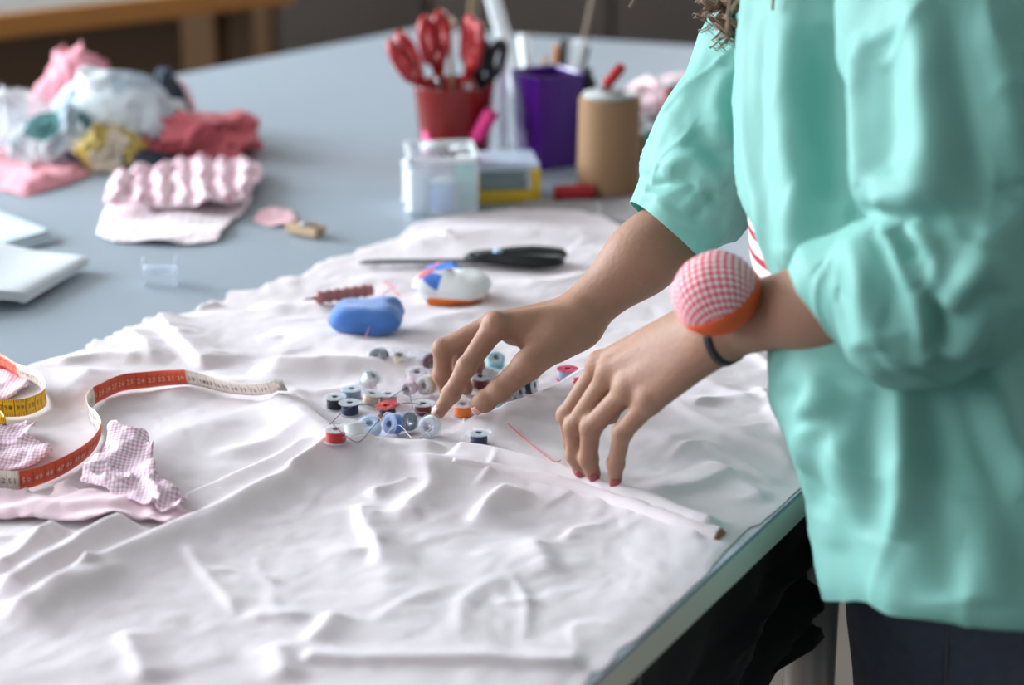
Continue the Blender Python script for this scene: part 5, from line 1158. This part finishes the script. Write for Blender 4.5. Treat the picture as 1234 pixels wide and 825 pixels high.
for k in range(22):
    z = .84-.035*k; hit = jt.ray_cast(Vector((.33+.0012*k, 1.0, z)), Vector((0, 1, 0)))
    if hit[0] is not None: q.append(hit[0])
tag(mesh('side_seam', *(lambda a: (np.array(a[0])-PO, a[1]))(tube_mesh([smooth_path([tuple(v) for v in q], 3)], .0016, 6)), mat('pale seam thread', (.10, .11, .14), .8), jeans), 'paler raised seam')
# shoes
m_shoe = mat('dark shoe leather', (.03, .03, .03), .5)
for an in (np.array([.36, 1.42, .05]), np.array([.45, 1.65, .05])):
    S = SDF(an-[.26, .12, .055], an+[.1, .12, .08], .005); S.cap(an+[.03, 0, -.015], an+[-.17, .03, -.02], .035, .030, .03); S.cap(an, an+[0, 0, .04], .038, .042, .03)
    V, F = S.mesh(); V[:, 2] = np.maximum(V[:, 2], .001); mesh('shoe', V-PO, F, m_shoe, person)

# ---- hair: many curly locks hanging from the head
m_hair = mat('brown curly hair', (.16, .085, .045), .45, var=.3, var_scale=40); m_hair2 = mat('light brown hair', (.36, .23, .14), .45)
def locks(seed, cnt, m, nm):
    rr = np.random.default_rng(seed); paths = []
    for i in range(cnt):
        a = rr.random()*2*PI; e = rr.random()*1.25; d0 = np.array([math.cos(a)*math.cos(e), math.sin(a)*math.cos(e), math.sin(e)]); p = HD+np.array([.01, 0, .035])+d0*np.array([.083, .080, .092])
        if d0@fc > .55: continue
        L = .18+.10*rr.random(); n = 26; q = []; ph = rr.random()*6.28; w = 5+3*rr.random(); drift = d0*np.array([.05, .05, 0])
        for k in range(n):
            t = k/(n-1); c = HD+np.array([.01, 0, .035])+d0*np.array([.085, .082, .094])+drift*math.sin(min(1, t*1.6)*PI/2)+np.array([0, 0, -L*t**1.15]); am = .010*min(1, t*3)
            q.append(c+am*np.array([math.cos(ph+w*t*2*PI*.5), math.sin(ph+w*t*2*PI*.5), 0]))
        paths.append(q)
    return paths
for sd, cnt, m in ((1, 150, m_hair), (2, 60, m_hair2)):
    V, F = tube_mesh(locks(sd, cnt, m, ''), .0030, 5, lambda t: 1-.6*t); tag(mesh('hair', np.array(V)-PO, F, m, person), kind='stuff')
bm = bmesh.new(); bmesh.ops.create_icosphere(bm, subdivisions=4, radius=1); hv = [v for v in bm.verts if Vector(fc).dot(v.co) > .45]; bmesh.ops.delete(bm, geom=hv, context='VERTS')
bmesh.ops.scale(bm, vec=(.090, .090, .098), verts=bm.verts); o = bmobj('hair_cap', bm, m_hair, person, True); o.location = Vector(HD+np.array([.008, 0, .03])-PO); thicken(o, .006, 1)
# a loose lock falling in front of the far shoulder
rr = np.random.default_rng(9); pa = [[], []]
for c_ in range(15):
    x0, x1 = 842+52*rr.random(), 846+40*rr.random(); ye = 66-abs(x1-872)*1.3-18*rr.random(); d0 = 1.57+.05*rr.random(); ph = rr.random()*6.28; w = 5+3*rr.random(); am0 = .004+.004*rr.random()
    for i in range(16):
        o_ = rr.normal(0, .0018, 3); fr = rr.uniform(.85, 1.05); q = []
        for k in range(90):
            t = k/89*fr; c = D(x0+(x1-x0)*t, -110+(ye+110)*t, d0); am = am0*(.6+.6*t); q.append(c+o_*(1.2-.6*t)+am*np.array([math.cos(ph+w*2*PI*t), math.sin(ph+w*2*PI*t), .35*math.sin(2*(ph+w*2*PI*t))]))
        pa[0 if rr.random() < .6 else 1].append(q)
for q, m in zip(pa, (m_hair, m_hair2)):
    V, F = tube_mesh(q, .00065, 4, lambda t: 1-.6*t); tag(mesh('hair', np.array(V)-PO, F, m, person), kind='stuff')

# ---- pincushion on the wrist
m_check = gingham('red and white check', (.80, .76, .76), (.74, .18, .22), (.62, .03, .06), .0056, 'UV', frac=.46); m_of = mat('orange red felt', (.72, .10, .02), .75, bump=(600, .3))
pc_c = dp(863, 354, 1.440); axis = Vector((-.52, -.16, .84)).normalized()          # dome points up and away from the wrist
root = empty('pincushion', pc_c, label='red and white checked dome pincushion strapped to the left wrist', cat='pincushion'); root.matrix_world = frame(pc_c-axis*.012, pc_c)
Rc = .0318; V = [(0, 0, .012+Rc*.98)]; UVc = [(0, 0)]; F = []; nr, ns = 24, 56
for i in range(1, nr+1):
    t = (PI/2+.18)*i/nr
    for k in range(ns):
        a = 2*PI*k/ns; V.append((Rc*math.sin(t)*math.cos(a), Rc*math.sin(t)*math.sin(a), .012+Rc*.98*math.cos(t))); UVc.append((t*Rc*math.cos(a+.5)+.5, t*Rc*math.sin(a+.5)+.5))
for k in range(ns): F.append([0, 1+k, 1+(k+1) % ns])
for i in range(nr-1):
    for k in range(ns): F.append([1+i*ns+k, 1+(i+1)*ns+k, 1+(i+1)*ns+(k+1) % ns, 1+i*ns+(k+1) % ns])
V = np.array(V); V *= 1+.02*vnoise(V[:, 0], V[:, 1], V[:, 2], s=.015, seed=2)[:, None]
mesh('checked_dome', V, F, m_check, root, uv=UVc)
bm = bmesh.new(); lathe(bm, [(0, -.012), (.019, -.012), (.026, -.006), (.0312, .003), (.0322, .009), (.0305, .0105), (0, .0105)], 48); tag(bmobj('felt_base', bm, m_of, root, True), 'orange red felt base')
wc = np.array(LW)+np.array(LE-LW)/np.linalg.norm(LE-LW)*.004; axw = (LE-LW)/np.linalg.norm(LE-LW); e1 = np.cross(axw, [0, 1, 0]); e1 /= np.linalg.norm(e1); e2 = np.cross(axw, e1)
V = []; nb = 48
from mathutils.bvhtree import BVHTree
bt = BVHTree.FromPolygons([tuple(v) for v in bv], [list(map(int, f)) for f in bf])
for k in range(nb):
    a = 2*PI*k/nb; dr = e1*math.cos(a)+e2*math.sin(a)
    for w_, rr_ in ((-.0030, -.0004), (.0030, -.0004), (.0030, .0014), (-.0030, .0014)):
        q = wc+axw*w_; hit = bt.ray_cast(Vector(q+dr*.045), Vector(-dr)); rad = .045-hit[3] if hit[0] is not None else .026
        V.append(q+dr*(rad+rr_))
F = []
for k in range(nb):
    k2 = (k+1) % nb
    for j in range(4): F.append([k*4+j, k*4+(j+1) % 4, k2*4+(j+1) % 4, k2*4+j])
V = np.array([root.matrix_world.inverted() @ Vector(v) for v in V]); tag(mesh('wrist_band', V, F, m_bplast, root), 'black elastic wrist band')
